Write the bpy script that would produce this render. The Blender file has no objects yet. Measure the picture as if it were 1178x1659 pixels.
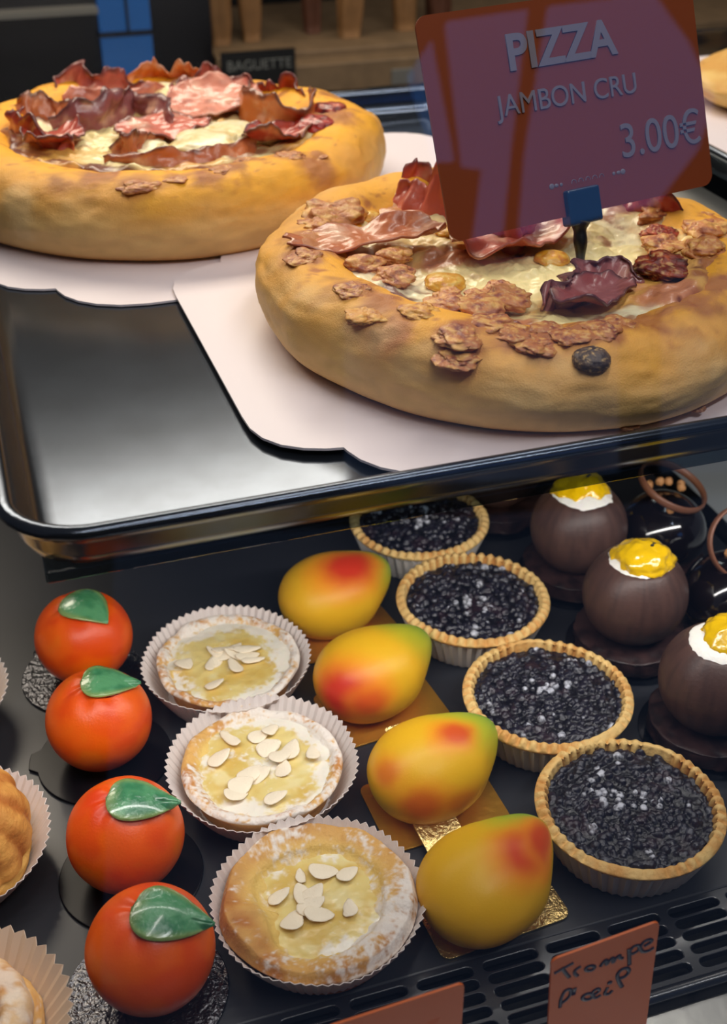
import bpy, bmesh, math, random
import numpy as np
from mathutils import Vector, Matrix, Euler
PI = math.pi
R_ = math.radians
S = bpy.context.scene
COL = S.collection

# ------------------------------------------------------------------ camera, world, lights
cd = bpy.data.cameras.new('camera'); cam = bpy.data.objects.new('camera', cd); COL.objects.link(cam)
cd.sensor_fit = 'VERTICAL'; cd.sensor_height = 24.0; cd.lens = 24.0 * 2000 / 1659
cd.clip_start = 0.02; cd.clip_end = 50
cam.location = (0, 0, 0.47); cam.rotation_euler = (R_(90 - 32.80), 0, R_(-18.19))
cd.dof.use_dof = True; cd.dof.focus_distance = 0.58; cd.dof.aperture_fstop = 7.0
S.camera = cam
S.view_settings.view_transform = 'Standard'; S.view_settings.look = 'None'
S.view_settings.exposure = -0.28; S.view_settings.gamma = 1.0; S.view_settings.use_curve_mapping = False
w = bpy.data.worlds.new('world'); S.world = w; w.use_nodes = True
bg = w.node_tree.nodes['Background']; bg.inputs[0].default_value = (0.80, 0.86, 1.0, 1); bg.inputs[1].default_value = 0.10

def area(name, loc, target, sx, sy, power, color):
    l = bpy.data.lights.new(name, 'AREA'); l.shape = 'RECTANGLE'; l.size = sx; l.size_y = sy
    l.energy = power; l.color = color
    o = bpy.data.objects.new(name, l); COL.objects.link(o); o.location = loc
    o.rotation_euler = (Vector(target) - Vector(loc)).to_track_quat('-Z', 'Y').to_euler()
    return o
area('canopy_strip_lamp', (0.30, 0.46, 0.95), (0.20, 0.55, 0.1), 1.3, 0.05, 4.2, (1.0, 0.93, 0.84))
area('canopy_rear_lamp', (0.05, 1.30, 0.86), (0.12, 0.60, 0.2), 0.9, 0.22, 12.0, (1.0, 0.86, 0.66))
area('room_strip_lamp', (0.55, -0.35, 1.55), (0.2, 0.5, 0.1), 0.9, 0.10, 9.0, (1.0, 0.97, 0.93))
area('shelf_strip_lamp', (0.20, 0.425, 0.183), (0.20, 0.62, 0.0), 0.55, 0.012, 0.95, (1.0, 0.95, 0.88))
area('wall_wash_lamp', (0.9, 1.5, 0.75), (0.6, 1.7, 0.1), 0.6, 0.2, 1.1, (1.0, 0.85, 0.66))

# ------------------------------------------------------------------ helpers
def lin(c, a=1.0):
    c = np.asarray(c, float) / 255.0
    return np.where(c <= 0.04045, c / 12.92, ((c + 0.055) / 1.055) ** 2.4)
def L4(c): return (*[float(v) for v in lin(c)], 1.0)

def _hash(ix, iy, iz, seed):
    h = (ix.astype(np.int64) * 374761393 + iy.astype(np.int64) * 668265263 + iz.astype(np.int64) * 2147483647 + seed * 144665) & 0xFFFFFFFF
    h = ((h ^ (h >> 13)) * 1274126177) & 0xFFFFFFFF
    h = ((h ^ (h >> 15)) * 2246822519) & 0xFFFFFFFF
    return ((h ^ (h >> 16)) & 0xFFFFFF) / float(0xFFFFFF)
def vn(P, scale=1.0, seed=0):
    P = np.asarray(P, float) * scale + 1000.0
    i = np.floor(P).astype(np.int64); f = P - i; f = f * f * (3 - 2 * f)
    r = 0
    for dx in (0, 1):
        for dy in (0, 1):
            for dz in (0, 1):
                wgt = (f[..., 0] if dx else 1 - f[..., 0]) * (f[..., 1] if dy else 1 - f[..., 1]) * (f[..., 2] if dz else 1 - f[..., 2])
                r = r + wgt * _hash(i[..., 0] + dx, i[..., 1] + dy, i[..., 2] + dz, seed)
    return r * 2 - 1
def fbm(P, scale=1.0, oct=4, seed=0):
    r = 0; a = 1.0; t = 0
    for k in range(oct):
        r = r + a * vn(P, scale * 2 ** k, seed + k * 17); t += a; a *= 0.5
    return r / t
def ss(a, b, x):
    t = np.clip((x - a) / (b - a), 0, 1); return t * t * (3 - 2 * t)
def mixc(a, b, t):
    t = np.asarray(t)[..., None]; return a * (1 - t) + b * t

def me(name, V, F, mat, parent=None, col=None, smooth=True, loc=None, rot=None):
    m = bpy.data.meshes.new(name)
    m.from_pydata([tuple(map(float, v)) for v in np.asarray(V).reshape(-1, 3)], [], [tuple(map(int, f)) for f in F])
    m.update()
    if col is not None:
        a = m.color_attributes.new('Col', 'FLOAT_COLOR', 'POINT')
        c = np.ones((len(m.vertices), 4), np.float32); c[:, :3] = np.clip(np.asarray(col).reshape(-1, 3), 0, 1)
        a.data.foreach_set('color', c.ravel())
    if smooth: m.polygons.foreach_set('use_smooth', [True] * len(m.polygons))
    if mat: m.materials.append(mat)
    o = bpy.data.objects.new(name, m); COL.objects.link(o)
    if parent: o.parent = parent
    if loc is not None: o.location = loc
    if rot is not None: o.rotation_euler = rot
    return o
def gridf(nu, nv, wu=False, wv=False):
    F = []
    for i in range(nu if wu else nu - 1):
        for j in range(nv if wv else nv - 1):
            a = i * nv + j; b = ((i + 1) % nu) * nv + j
            F.append((a, b, ((i + 1) % nu) * nv + (j + 1) % nv, i * nv + (j + 1) % nv))
    return F
def tag(o, label=None, cat=None, group=None, kind=None):
    if label: o['label'] = label
    if cat: o['category'] = cat
    if group: o['group'] = group
    if kind: o['kind'] = kind
    return o
def empty(name, loc, rz=0.0, label=None, cat=None, group=None):
    o = bpy.data.objects.new(name, None); COL.objects.link(o); o.location = loc; o.rotation_euler = (0, 0, rz)
    o.empty_display_size = 0.01
    return tag(o, label, cat, group)
def solid(o, th, off=0.0):
    m = o.modifiers.new('solid', 'SOLIDIFY'); m.thickness = th; m.offset = off; return o
def smooth_sub(o, n=1):
    m = o.modifiers.new('sub', 'SUBSURF'); m.levels = n; m.render_levels = n; return o
def box(name, lo, hi, mat, parent=None, bev=0.0, rot=None):
    lo = np.array(lo, float); hi = np.array(hi, float); c = (lo + hi) / 2; h = (hi - lo) / 2
    bm = bmesh.new(); bmesh.ops.create_cube(bm, size=2.0)
    for v in bm.verts: v.co = Vector((v.co.x * h[0], v.co.y * h[1], v.co.z * h[2]))
    if bev > 0: bmesh.ops.bevel(bm, geom=bm.edges[:], offset=bev, segments=3, affect='EDGES', profile=0.5)
    m = bpy.data.meshes.new(name); bm.to_mesh(m); bm.free(); m.materials.append(mat)
    o = bpy.data.objects.new(name, m); COL.objects.link(o); o.location = c
    if rot: o.rotation_euler = rot
    if parent:
        o.parent = parent
    return o
def prism(name, pts, z0, z1, mat, parent=None, bev=0.0, loc=(0, 0, 0), rot=None, axis='Z'):
    bm = bmesh.new()
    if axis == 'Z': vs = [bm.verts.new((x, y, z0)) for x, y in pts]
    else: vs = [bm.verts.new((x, z0, y)) for x, y in pts]
    f = bm.faces.new(vs)
    r = bmesh.ops.extrude_face_region(bm, geom=[f])
    d = (0, 0, z1 - z0) if axis == 'Z' else (0, z1 - z0, 0)
    bmesh.ops.translate(bm, verts=[v for v in r['geom'] if isinstance(v, bmesh.types.BMVert)], vec=d)
    bmesh.ops.recalc_face_normals(bm, faces=bm.faces)
    if bev > 0:
        ed = [e for e in bm.edges if len(e.link_faces) == 2 and e.calc_face_angle(0) > 1.0]
        bmesh.ops.bevel(bm, geom=ed, offset=bev, segments=2, affect='EDGES', profile=0.5)
    m = bpy.data.meshes.new(name); bm.to_mesh(m); bm.free(); m.materials.append(mat)
    o = bpy.data.objects.new(name, m); COL.objects.link(o); o.location = loc
    if rot: o.rotation_euler = rot
    if parent: o.parent = parent
    return o
def rrect(w, h, r, n=8, cx=0, cy=0):
    P = []
    for (sx, sy, a0) in ((1, 1, 0), (-1, 1, 90), (-1, -1, 180), (1, -1, 270)):
        for k in range(n + 1):
            a = R_(a0 + 90 * k / n); P.append((cx + sx * (w / 2 - r) + r * math.cos(a), cy + sy * (h / 2 - r) + r * math.sin(a)))
    return P
def tube(name, pts, rad, mat, parent=None, n=10, closed=False, flat=1.0):
    P = [Vector(p) for p in pts]; V = []; N = len(P); up = None
    for i, p in enumerate(P):
        if closed: t = (P[(i + 1) % N] - P[i - 1]).normalized()
        else: t = (P[min(i + 1, N - 1)] - P[max(i - 1, 0)]).normalized()
        if up is None:
            up = Vector((0, 0, 1)) if abs(t.z) < 0.9 else Vector((0, 1, 0))
        s = t.cross(up).normalized(); up = s.cross(t).normalized()
        r = rad[i] if hasattr(rad, '__len__') else rad
        for k in range(n):
            a = 2 * PI * k / n; V.append(p + s * math.cos(a) * r + up * math.sin(a) * r * flat)
    F = gridf(N, n, closed, True)
    if not closed: F += [tuple(range(n))[::-1], tuple(range((N - 1) * n, N * n))]
    return (V, F) if name is None else me(name, V, F, mat, parent)
def merge(parts):
    V = []; F = []; o = 0
    for v, f in parts:
        V += [tuple(p) for p in v]; F += [tuple(i + o for i in q) for q in f]; o += len(v)
    return V, F
def catmull(P, n=8):
    P = [np.array(p, float) for p in P]; P = [2 * P[0] - P[1]] + P + [2 * P[-1] - P[-2]]; out = []
    for i in range(1, len(P) - 2):
        for k in range(n):
            t = k / n
            out.append(0.5 * (2 * P[i] + (P[i + 1] - P[i - 1]) * t + (2 * P[i - 1] - 5 * P[i] + 4 * P[i + 1] - P[i + 2]) * t * t + (3 * P[i] - P[i - 1] - 3 * P[i + 1] + P[i + 2]) * t ** 3))
    out.append(P[-2]); return np.array(out)
def sphere(nu, nv):
    th = np.linspace(0, 2 * PI, nu, endpoint=False); ph = np.linspace(0, PI, nv)
    T, Ph = np.meshgrid(th, ph, indexing='ij')
    return np.stack([np.cos(T) * np.sin(Ph), np.sin(T) * np.sin(Ph), np.cos(Ph)], -1), gridf(nu, nv, True, False)

# ------------------------------------------------------------------ materials
def mat(name, col=None, rough=0.5, metal=0.0, coat=0.0, sss=0.0, bump=None, bump2=None, spec=0.5, emit=None, es=0.0, trans=0.0, vary=0.0, sheen=0.0):
    m = bpy.data.materials.new(name); m.use_nodes = True; nt = m.node_tree; b = nt.nodes['Principled BSDF']
    b.inputs['Roughness'].default_value = rough; b.inputs['Metallic'].default_value = metal
    b.inputs['Coat Weight'].default_value = coat; b.inputs['Coat Roughness'].default_value = 0.12
    b.inputs['Specular IOR Level'].default_value = spec; b.inputs['Transmission Weight'].default_value = trans
    b.inputs['Sheen Weight'].default_value = sheen
    if sss > 0:
        b.inputs['Subsurface Weight'].default_value = sss; b.inputs['Subsurface Radius'].default_value = (1.0, 0.5, 0.25); b.inputs['Subsurface Scale'].default_value = 0.004
    tc = nt.nodes.new('ShaderNodeTexCoord')
    src = None
    if col is None:
        a = nt.nodes.new('ShaderNodeAttribute'); a.attribute_name = 'Col'; src = a.outputs['Color']
    else:
        b.inputs['Base Color'].default_value = L4(col)
        if vary > 0:
            n = nt.nodes.new('ShaderNodeTexNoise'); n.inputs['Scale'].default_value = 40; n.inputs['Detail'].default_value = 6
            nt.links.new(tc.outputs['Object'], n.inputs['Vector'])
            r = nt.nodes.new('ShaderNodeValToRGB'); c = lin(col)
            r.color_ramp.elements[0].position = 0.3; r.color_ramp.elements[1].position = 0.7
            r.color_ramp.elements[0].color = (*[float(v) for v in c * (1 - vary)], 1); r.color_ramp.elements[1].color = (*[float(v) for v in np.clip(c * (1 + vary), 0, 1)], 1)
            nt.links.new(n.outputs['Fac'], r.inputs['Fac']); src = r.outputs['Color']
    if src is not None: nt.links.new(src, b.inputs['Base Color'])
    prev = None
    for bb in (bump, bump2):
        if not bb: continue
        sc, st, det = bb
        n = nt.nodes.new('ShaderNodeTexNoise'); n.inputs['Scale'].default_value = sc; n.inputs['Detail'].default_value = det
        nt.links.new(tc.outputs['Object'], n.inputs['Vector'])
        bn = nt.nodes.new('ShaderNodeBump'); bn.inputs['Strength'].default_value = st; bn.inputs['Distance'].default_value = 0.001
        nt.links.new(n.outputs['Fac'], bn.inputs['Height'])
        if prev: nt.links.new(prev, bn.inputs['Normal'])
        prev = bn.outputs['Normal']
    if prev: nt.links.new(prev, b.inputs['Normal'])
    if emit is not None:
        b.inputs['Emission Color'].default_value = L4(emit); b.inputs['Emission Strength'].default_value = es
    return m
def glass_mat(name, tint=(255, 255, 255), ior=1.5, rough=0.0):
    m = bpy.data.materials.new(name); m.use_nodes = True; nt = m.node_tree; nt.nodes.clear()
    o = nt.nodes.new('ShaderNodeOutputMaterial'); t = nt.nodes.new('ShaderNodeBsdfTransparent'); g = nt.nodes.new('ShaderNodeBsdfGlossy')
    f = nt.nodes.new('ShaderNodeFresnel'); x = nt.nodes.new('ShaderNodeMixShader')
    t.inputs[0].default_value = L4(tint); g.inputs['Roughness'].default_value = rough; 
    ge = nt.nodes.new('ShaderNodeNewGeometry'); mx = nt.nodes.new('ShaderNodeMapRange')   # same reflectance on both faces of the sheet
    mx.inputs['To Min'].default_value = ior; mx.inputs['To Max'].default_value = 1.0 / ior
    nt.links.new(ge.outputs['Backfacing'], mx.inputs['Value']); nt.links.new(mx.outputs['Result'], f.inputs[0])
    g.inputs[0].default_value = (1, 1, 1, 1)
    nt.links.new(f.outputs[0], x.inputs[0]); nt.links.new(t.outputs[0], x.inputs[1]); nt.links.new(g.outputs[0], x.inputs[2]); nt.links.new(x.outputs[0], o.inputs[0])
    return m

M = dict(
    tray=mat('tray_steel', (74, 81, 92), 0.18, 0.9, bump=(9, 0.08, 3), vary=0.12),
    shelf=mat('shelf_black', (40, 42, 48), 0.42, 0.0, coat=0.12, bump=(60, 0.03, 3)),
    vent=mat('vent_black', (34, 36, 42), 0.30, 0.0, coat=0.5, bump=(90, 0.12, 4)),
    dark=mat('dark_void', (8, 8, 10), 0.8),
    steel=mat('steel', (196, 196, 192), 0.30, 1.0, bump=(120, 0.15, 5), vary=0.05),
    board=mat('white_board', (232, 222, 226), 0.45, bump=(250, 0.05, 2)),
    paper=mat('paper_case', (226, 216, 210), 0.7, bump=(300, 0.1, 3)),
    foil=mat('foil_case', (206, 200, 194), 0.5, 0.0),
    crust=mat('baked_crust', None, 0.55, bump=(350, 0.25, 5), bump2=(1400, 0.25, 3), sss=0.08, spec=0.35),
    cheese=mat('melted_cheese', None, 0.36, bump=(300, 0.5, 5), sss=0.10, spec=0.5, coat=0.15),
    ham=mat('cured_ham', None, 0.34, bump=(260, 0.45, 5), sss=0.10, coat=0.2),
    lump=mat('browned_cheese', None, 0.45, bump=(500, 0.7, 5), sss=0.1),
    fruit=mat('velvet_glaze', None, 0.36, bump=(900, 0.12, 3), spec=0.4, sss=0.05),
    mango=mat('mango_shell', None, 0.42, bump=(900, 0.08, 3), spec=0.35, sss=0.05),
    leaf=mat('green_glaze', None, 0.18, coat=0.8, bump=(420, 0.6, 4), sss=0.1),
    black_card=mat('black_card', (15, 14, 19), 0.3, spec=0.22, bump=(60, 0.05, 2)),
    crinkle=mat('black_crinkle', (104, 104, 108), 0.30, 1.0, coat=0.15, bump=(420, 1.0, 2), bump2=(230, 1.0, 1)),
    gold=mat('gold_card', (214, 160, 62), 0.30, 0.75, bump=(200, 0.4, 4)),
    gold_foil=mat('gold_foil', (226, 196, 128), 0.26, 0.9, bump=(420, 1.0, 3)),
    gold_edge=mat('gold_edge', (225, 205, 160), 0.4, 0.4),
    berries=mat('berry_filling', None, 0.34, bump=(900, 0.3, 3), coat=0.15),
    pastry=mat('tart_pastry', None, 0.6, bump=(700, 0.5, 4), spec=0.3),
    pear=mat('pear_filling', None, 0.32, bump=(300, 0.3, 4), coat=0.2, sss=0.1),
    almond=mat('almond_flake', (246, 232, 205), 0.6, bump=(900, 0.4, 3), vary=0.08),
    choc=mat('chocolate_velvet', None, 0.42, bump=(500, 0.15, 4), spec=0.4),
    glaze=mat('dark_glaze', (16, 10, 12), 0.07, coat=1.0),
    choc_ring=mat('milk_chocolate', (120, 78, 58), 0.4),
    cream=mat('white_cream', (248, 244, 236), 0.4, sss=0.1, bump=(400, 0.4, 3)),
    jelly=mat('mango_jelly', (230, 184, 10), 0.12, coat=0.8, bump=(160, 0.9, 4), vary=0.12),
    seed=mat('black_seed', (18, 16, 14), 0.3),
    nugget=mat('caramel_nugget', (196, 140, 88), 0.5, bump=(900, 0.6, 3), vary=0.15),
    orange_card=mat('orange_card', (212, 100, 28), 0.42, coat=0.0),
    sign_card=mat('sign_card', (122, 56, 24), 0.32, coat=0.2),
    sign_ink=mat('sign_white', (112, 104, 112), 0.5),
    ink=mat('marker_ink', (20, 17, 46), 0.45),
    plastic=mat('black_plastic', (14, 15, 18), 0.35),
    clip=mat('clip_plastic', (22, 40, 62), 0.3),
    clear=glass_mat('clear_plastic', (205, 210, 215), 1.45, 0.05),
    glass=glass_mat('case_glass', (252, 253, 255), 1.5),
    shelf_glass=glass_mat('shelf_glass', (175, 185, 192), 1.5),
    wall=mat('dark_wall', (15, 14, 17), 0.5),
    cabinet=mat('dark_cabinet', (19, 18, 22), 0.35),
    blue_reflection=mat('window_reflection', (20, 40, 70), 0.2, emit=(34, 78, 128), es=0.85),  # emission imitates sky mirrored in front of the dark cabinet
    wood=mat('shelf_wood', (132, 108, 80), 0.6, bump=(60, 0.3, 4), vary=0.15),
    bag=mat('kraft_paper', (146, 106, 64), 0.7, bump=(40, 0.8, 5), vary=0.15),
    bag2=mat('dark_kraft', (96, 56, 36), 0.7, bump=(40, 0.8, 5), vary=0.15),
    label=mat('slate_label', (16, 17, 18), 0.5), chalk=mat('chalk', (120, 122, 118), 0.8),
    greytag=mat('grey_tag', (120, 118, 112), 0.6),
    sky_pane=mat('daylit_pane', (0, 0, 0), 0.6, emit=(84, 152, 245), es=0.88),
    low_pane=mat('low_pane', (0, 0, 0), 0.6, emit=(120, 150, 205), es=0.17),
    dim_pane=mat('dusk_pane', (0, 0, 0), 0.6, emit=(120, 150, 205), es=0.34),
)

# ------------------------------------------------------------------ structure
W0 = box('wall_back', (-0.6, 1.95, -0.6), (2.2, 2.0, 1.4), M['wall']); tag(W0, kind='structure')
fw_ = box('wall_front', (-4, -2.62, -0.95), (5, -2.55, 3.2), M['wall']); tag(fw_, kind='structure')
fl = box('floor', (-4, -2.6, -1.0), (5, 2.0, -0.95), mat('floor_tiles', (70, 66, 62), 0.4, vary=0.1)); tag(fl, kind='structure')
panes = [  # unseen windows; outlines and glow shaped for the veil mirrored in the glass
    ('sky_pane', [(1.149, 1.744), (1.231, 1.831), (1.221, 1.501), (1.171, 1.506)]),
    ('sky_pane', [(1.285, 1.879), (1.523, 1.898), (1.387, 1.519), (1.312, 1.293), (1.23, 1.286), (1.298, 1.473), (1.244, 1.485)]),
    ('sky_pane', [(1.588, 1.903), (1.911, 1.918), (1.983, 1.768), (2.023, 1.602), (1.931, 1.458), (1.774, 1.324), (1.358, 1.282), (1.426, 1.498)]),
    ('dim_pane', [(0.874, 1.25), (1.624, 1.20), (1.481, 0.623), (0.76, 0.70)]),
    ('dim_pane', [(1.741, 1.121), (2.139, 1.071), (1.992, 0.539), (1.609, 0.602)]),
    ('low_pane', [(0.19, 0.66), (-0.077, -0.60), (2.4, -0.90), (2.4, 0.45)]),
]
for i, (mn, pts) in enumerate(panes):
    tag(prism('window_%d' % (i + 1), pts, -2.55, -2.53, M[mn], axis='Y'), kind='structure')
# cabinet wall behind the case; glowing blue panel and bars imitate a window's reflection
box_c = box('wall_left', (-0.55, 1.62, -0.3), (0.330, 1.66, 0.6), M['cabinet']); tag(box_c, kind='structure')
tag(box('window_7', (0.190, 1.606, 0.075), (0.252, 1.62, 0.35), M['blue_reflection']), kind='structure')
tag(box('trim_1', (0.186, 1.598, 0.1405), (0.256, 1.606, 0.1455), M['cabinet']), kind='structure')
tag(box('trim_2', (0.2215, 1.599, 0.1455), (0.2245, 1.606, 0.35), M['cabinet']), kind='structure')
tag(box('trim_3', (-0.4, 1.59, 0.170), (0.188, 1.62, 0.176), M['greytag']), kind='structure')

# ------------------------------------------------------------------ glass front of the case (leans back)
g = box('case_glass', (-0.7, -0.003, -0.40), (1.3, 0.003, 0.40), M['glass'], rot=(R_(-20), 0, 0)); g.location = (0.3, 0.16, 0.35)
tag(g, 'clear leaning front glass of the display case with bluish window reflections', 'glass pane')

# ------------------------------------------------------------------ lower shelf, vent grille, ledge
sh = box('display_shelf', (-0.32, 0.3245, -0.022), (0.448, 1.05, 0.0), M['shelf'], bev=0.0015)
tag(sh, 'black glossy lower shelf carrying the oranges, mangoes and tarts', 'shelf')
gv = box('display_counter', (-0.3, 1.06, 0.0), (0.9, 1.5, 0.03), M['cabinet'])
tag(gv, 'dark counter block behind the two pizzas at the back of the case', 'counter')
wb = box('white_shelf_panel', (0.462, 0.30, -0.022), (1.1, 1.05, -0.001), mat('pale_panel', (190, 194, 194), 0.4), bev=0.002)
tag(wb, 'pale grey side shelf glimpsed right of the black glazed domes', 'shelf')
sp = box('shelf_divider', (0.4495, 0.3245, -0.022), (0.4605, 1.05, 0.004), M['plastic'], bev=0.002)
tag(sp, 'black divider strip between dome pastries and pale side shelf', 'divider')

def vent():
    root = empty('vent_grille', (0, 0, 0), 0, 'black slotted air vent grille along front of lower shelf', 'vent')
    xs = [0.1273 + 0.0312 * k for k in range(-6, 8)]
    y_rows = [0.3186, 0.3119, 0.3050, 0.2978, 0.2905]
    sw, shh = 0.0262, 0.0052
    bm = bmesh.new()
    n = 6
    def stadium(cx, cy):
        P = []; r = shh / 2; hw = sw / 2 - r
        for s, a0 in ((1, -90), (-1, 90)):
            for k in range(n + 1):
                a = R_(a0 + 180 * k / n); P.append((cx + s * hw + r * math.cos(a), cy + r * math.sin(a)))
        return P
    yb = [0.3243] + [(y_rows[i] + y_rows[i + 1]) / 2 for i in range(4)] + [0.2850]
    for i in range(len(xs) - 1):
        for j, cy in enumerate(y_rows):
            x0, x1 = xs[i], xs[i + 1]; y1, y0 = yb[j], yb[j + 1]; cx = (x0 + x1) / 2
            P = stadium(cx, cy); Q = []
            for (px, py) in P:
                dx, dy = px - cx, py - cy
                # match to the cell rectangle
                tx = ((x1 if dx > 0 else x0) - cx) / dx if abs(dx) > 1e-9 else 1e9
                ty = ((y1 if dy > 0 else y0) - cy) / dy if abs(dy) > 1e-9 else 1e9
                if abs(dy) >= shh / 2 * 0.98: Q.append((px, y1 if dy > 0 else y0))
                else: Q.append((x1 if dx > 0 else x0, cy + (dy / (shh / 2)) * ((y1 - cy) if dy > 0 else (cy - y0))))
            inn = [bm.verts.new((a, b, 0)) for a, b in P]; out = [bm.verts.new((a, b, 0)) for a, b in Q]
            low = [bm.verts.new((a, b, -0.004)) for a, b in P]
            N = len(P)
            for k in range(N):
                k2 = (k + 1) % N
                bm.faces.new((inn[k], inn[k2], low[k2], low[k]))
                try: bm.faces.new((out[k], out[k2], inn[k2], inn[k]))
                except ValueError: pass
            # corner triangles
            for (cxx, cyy) in ((x1, y1), (x0, y1), (x0, y0), (x1, y0)):
                ks = sorted(range(N), key=lambda k: (Q[k][0] - cxx) ** 2 + (Q[k][1] - cyy) ** 2)
                a = min([k for k in range(N) if abs(Q[k][1] - cyy) < 1e-6], key=lambda k: abs(Q[k][0] - cxx))
                bq = min([k for k in range(N) if abs(Q[k][0] - cxx) < 1e-6], key=lambda k: abs(Q[k][1] - cyy))
                v = bm.verts.new((cxx, cyy, 0))
                try: bm.faces.new((out[a], v, out[bq]))
                except ValueError: pass
    bmesh.ops.remove_doubles(bm, verts=bm.verts, dist=1e-5)
    bmesh.ops.recalc_face_normals(bm, faces=bm.faces)
    m = bpy.data.meshes.new('slotted_plate'); bm.to_mesh(m); bm.free(); m.materials.append(M['vent'])
    o = bpy.data.objects.new('slotted_plate', m); COL.objects.link(o); o.parent = root; o.location = (0, 0, 0.0005)
    bv = o.modifiers.new('b', 'BEVEL'); bv.width = 0.0006; bv.segments = 2; bv.limit_method = 'ANGLE'; bv.angle_limit = R_(40)
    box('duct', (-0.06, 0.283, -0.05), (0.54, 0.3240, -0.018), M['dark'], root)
    # raised rolled lip at the front
    V, F = tube(None, [(x, 0.2815, 0.0006) for x in (-0.12, 0.55)], 0.0030, None, n=14)
    me('front_lip', V, F, M['vent'], root)
vent()
led = box('steel_ledge', (-0.2, 0.12, -0.020), (0.6, 0.2770, -0.0035), M['steel'], bev=0.0015)
tag(led, 'brushed steel ledge in front of the vent grille', 'ledge')

# ------------------------------------------------------------------ upper tray
def rect_loop(w, h, r, off, z, n=10):
    return [(x, y, z) for x, y in rrect(w + 2 * off, h + 2 * off, r + off, n)]
def make_tray(name, cx, cy, W, H, z, label):
    prof = [(0.0, 0.0), (0.004, 0.0004), (0.008, 0.0022), (0.011, 0.006), (0.013, 0.011), (0.0145, 0.0165), (0.0158, 0.0190), (0.018, 0.0202), (0.0205, 0.0200), (0.0222, 0.0185), (0.0224, 0.0165), (0.0205, 0.0150), (0.0185, 0.0120), (0.0165, 0.006), (0.0135, 0.0005), (0.009, -0.002), (0.0, -0.003)]
    w, h = W - 2 * 0.0224, H - 2 * 0.0224
    V = []; loops = [rect_loop(w, h, 0.012, o, zz) for o, zz in prof]; n = len(loops[0])
    for L in loops: V += L
    F = [tuple(range(n))]
    for i in range(len(loops) - 1):
        for k in range(n):
            F.append((i * n + k, (i + 1) * n + k, (i + 1) * n + (k + 1) % n, i * n + (k + 1) % n))
    F.append(tuple((len(loops) - 1) * n + k for k in range(n))[::-1])
    o = me(name, V, F, M['tray'], loc=(cx, cy, z)); tag(o, label, 'tray')
    for p in o.data.polygons:
        if len(p.vertices) > 4: p.use_smooth = False
    return o
TZ = 0.2015
make_tray('baking_tray', 0.1925, 0.671, 0.405, 0.572, TZ, 'dark metal baking tray with rolled rim holding both pizzas')
gs = box('glass_shelf', (0.004, 0.398, 0.1925), (0.75, 1.05, 0.1982), M['shelf_glass'], bev=0.001)
tag(gs, 'glass upper shelf under the pizza tray', 'shelf')
sr = box('steel_rail', (0.412, 0.36, 0.1985), (0.470, 1.04, 0.206), M['steel'], bev=0.003)
tag(sr, 'brushed steel rail right of the pizza tray', 'rail')

# scalloped card boards
def board_outline(x0, x1, y0, y1):
    # corner in local coordinates: (dx,dy) from the corner, side -> arc -> notch -> arc -> front
    c = [(0.0, 0.078), (0.0006, 0.066), (0.0035, 0.056), (0.0095, 0.0475), (0.018, 0.0415), (0.027, 0.0380), (0.0345, 0.0365),
         (0.0352, 0.033), (0.038, 0.0245), (0.044, 0.0155), (0.053, 0.0080), (0.065, 0.0025), (0.080, 0.0)]
    P = []
    P += [(x0 + a, y0 + b) for a, b in c]
    P += [(x1 - a, y0 + b) for a, b in c[::-1]]
    P += [(x1 - a, y1 - b) for a, b in c]
    P += [(x0 + a, y1 - b) for a, b in c[::-1]]
    return P
bl = prism('card_board', board_outline(0.004, 0.345, 0.628, 0.932), 0, 0.0012, M['board'], loc=(0, 0, TZ + 0.0004))
tag(bl, 'white scalloped card board under the left pizza, further back on tray', 'cake board')
br = prism('card_board', board_outline(-0.143, 0.137, -0.150, 0.150), 0, 0.0012, M['board'], loc=(0.243, 0.5565, TZ + 0.0028), rot=(0, 0, R_(0.8)))
tag(br, 'white scalloped card board under the right pizza, nearer the tray front', 'cake board')

# ------------------------------------------------------------------ pizzas
PROF = catmull([(0.0, 0.02), (0.60, 0.0), (0.86, 0.0), (0.94, 0.08), (0.985, 0.28), (1.0, 0.50), (0.975, 0.74), (0.91, 0.92), (0.82, 1.0), (0.73, 0.97), (0.66, 0.86), (0.58, 0.74), (0.35, 0.68), (0.0, 0.68)], 9)
def crust_surface(T, I, rx, ry, H, seed, lob):
    pr_ = PROF[I]
    ca, sa = np.cos(T), np.sin(T)
    base = np.stack([ca * 1.3, sa * 1.3, np.full_like(T, seed * 3.1)], -1)
    rad = 1 + 0.035 * fbm(base, 1.6, 3, seed) 
    zf = 1 + 0.10 * fbm(base, 2.4, 3, seed + 5)
    fold = 0.032 * fbm(np.stack([ca * 2, sa * 2, pr_[:, 1] * 1.4 + seed], -1), 2.2, 4, seed + 9)
    r = pr_[:, 0] * rad + fold * ss(0.5, 0.9, pr_[:, 0]) * ss(0.05, 0.4, pr_[:, 1])
    z = pr_[:, 1] * zf + fold * ss(0.1, 0.6, pr_[:, 1])
    return np.stack([r * rx * ca, r * ry * sa, np.maximum(z, 0) * H], -1)
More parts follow.
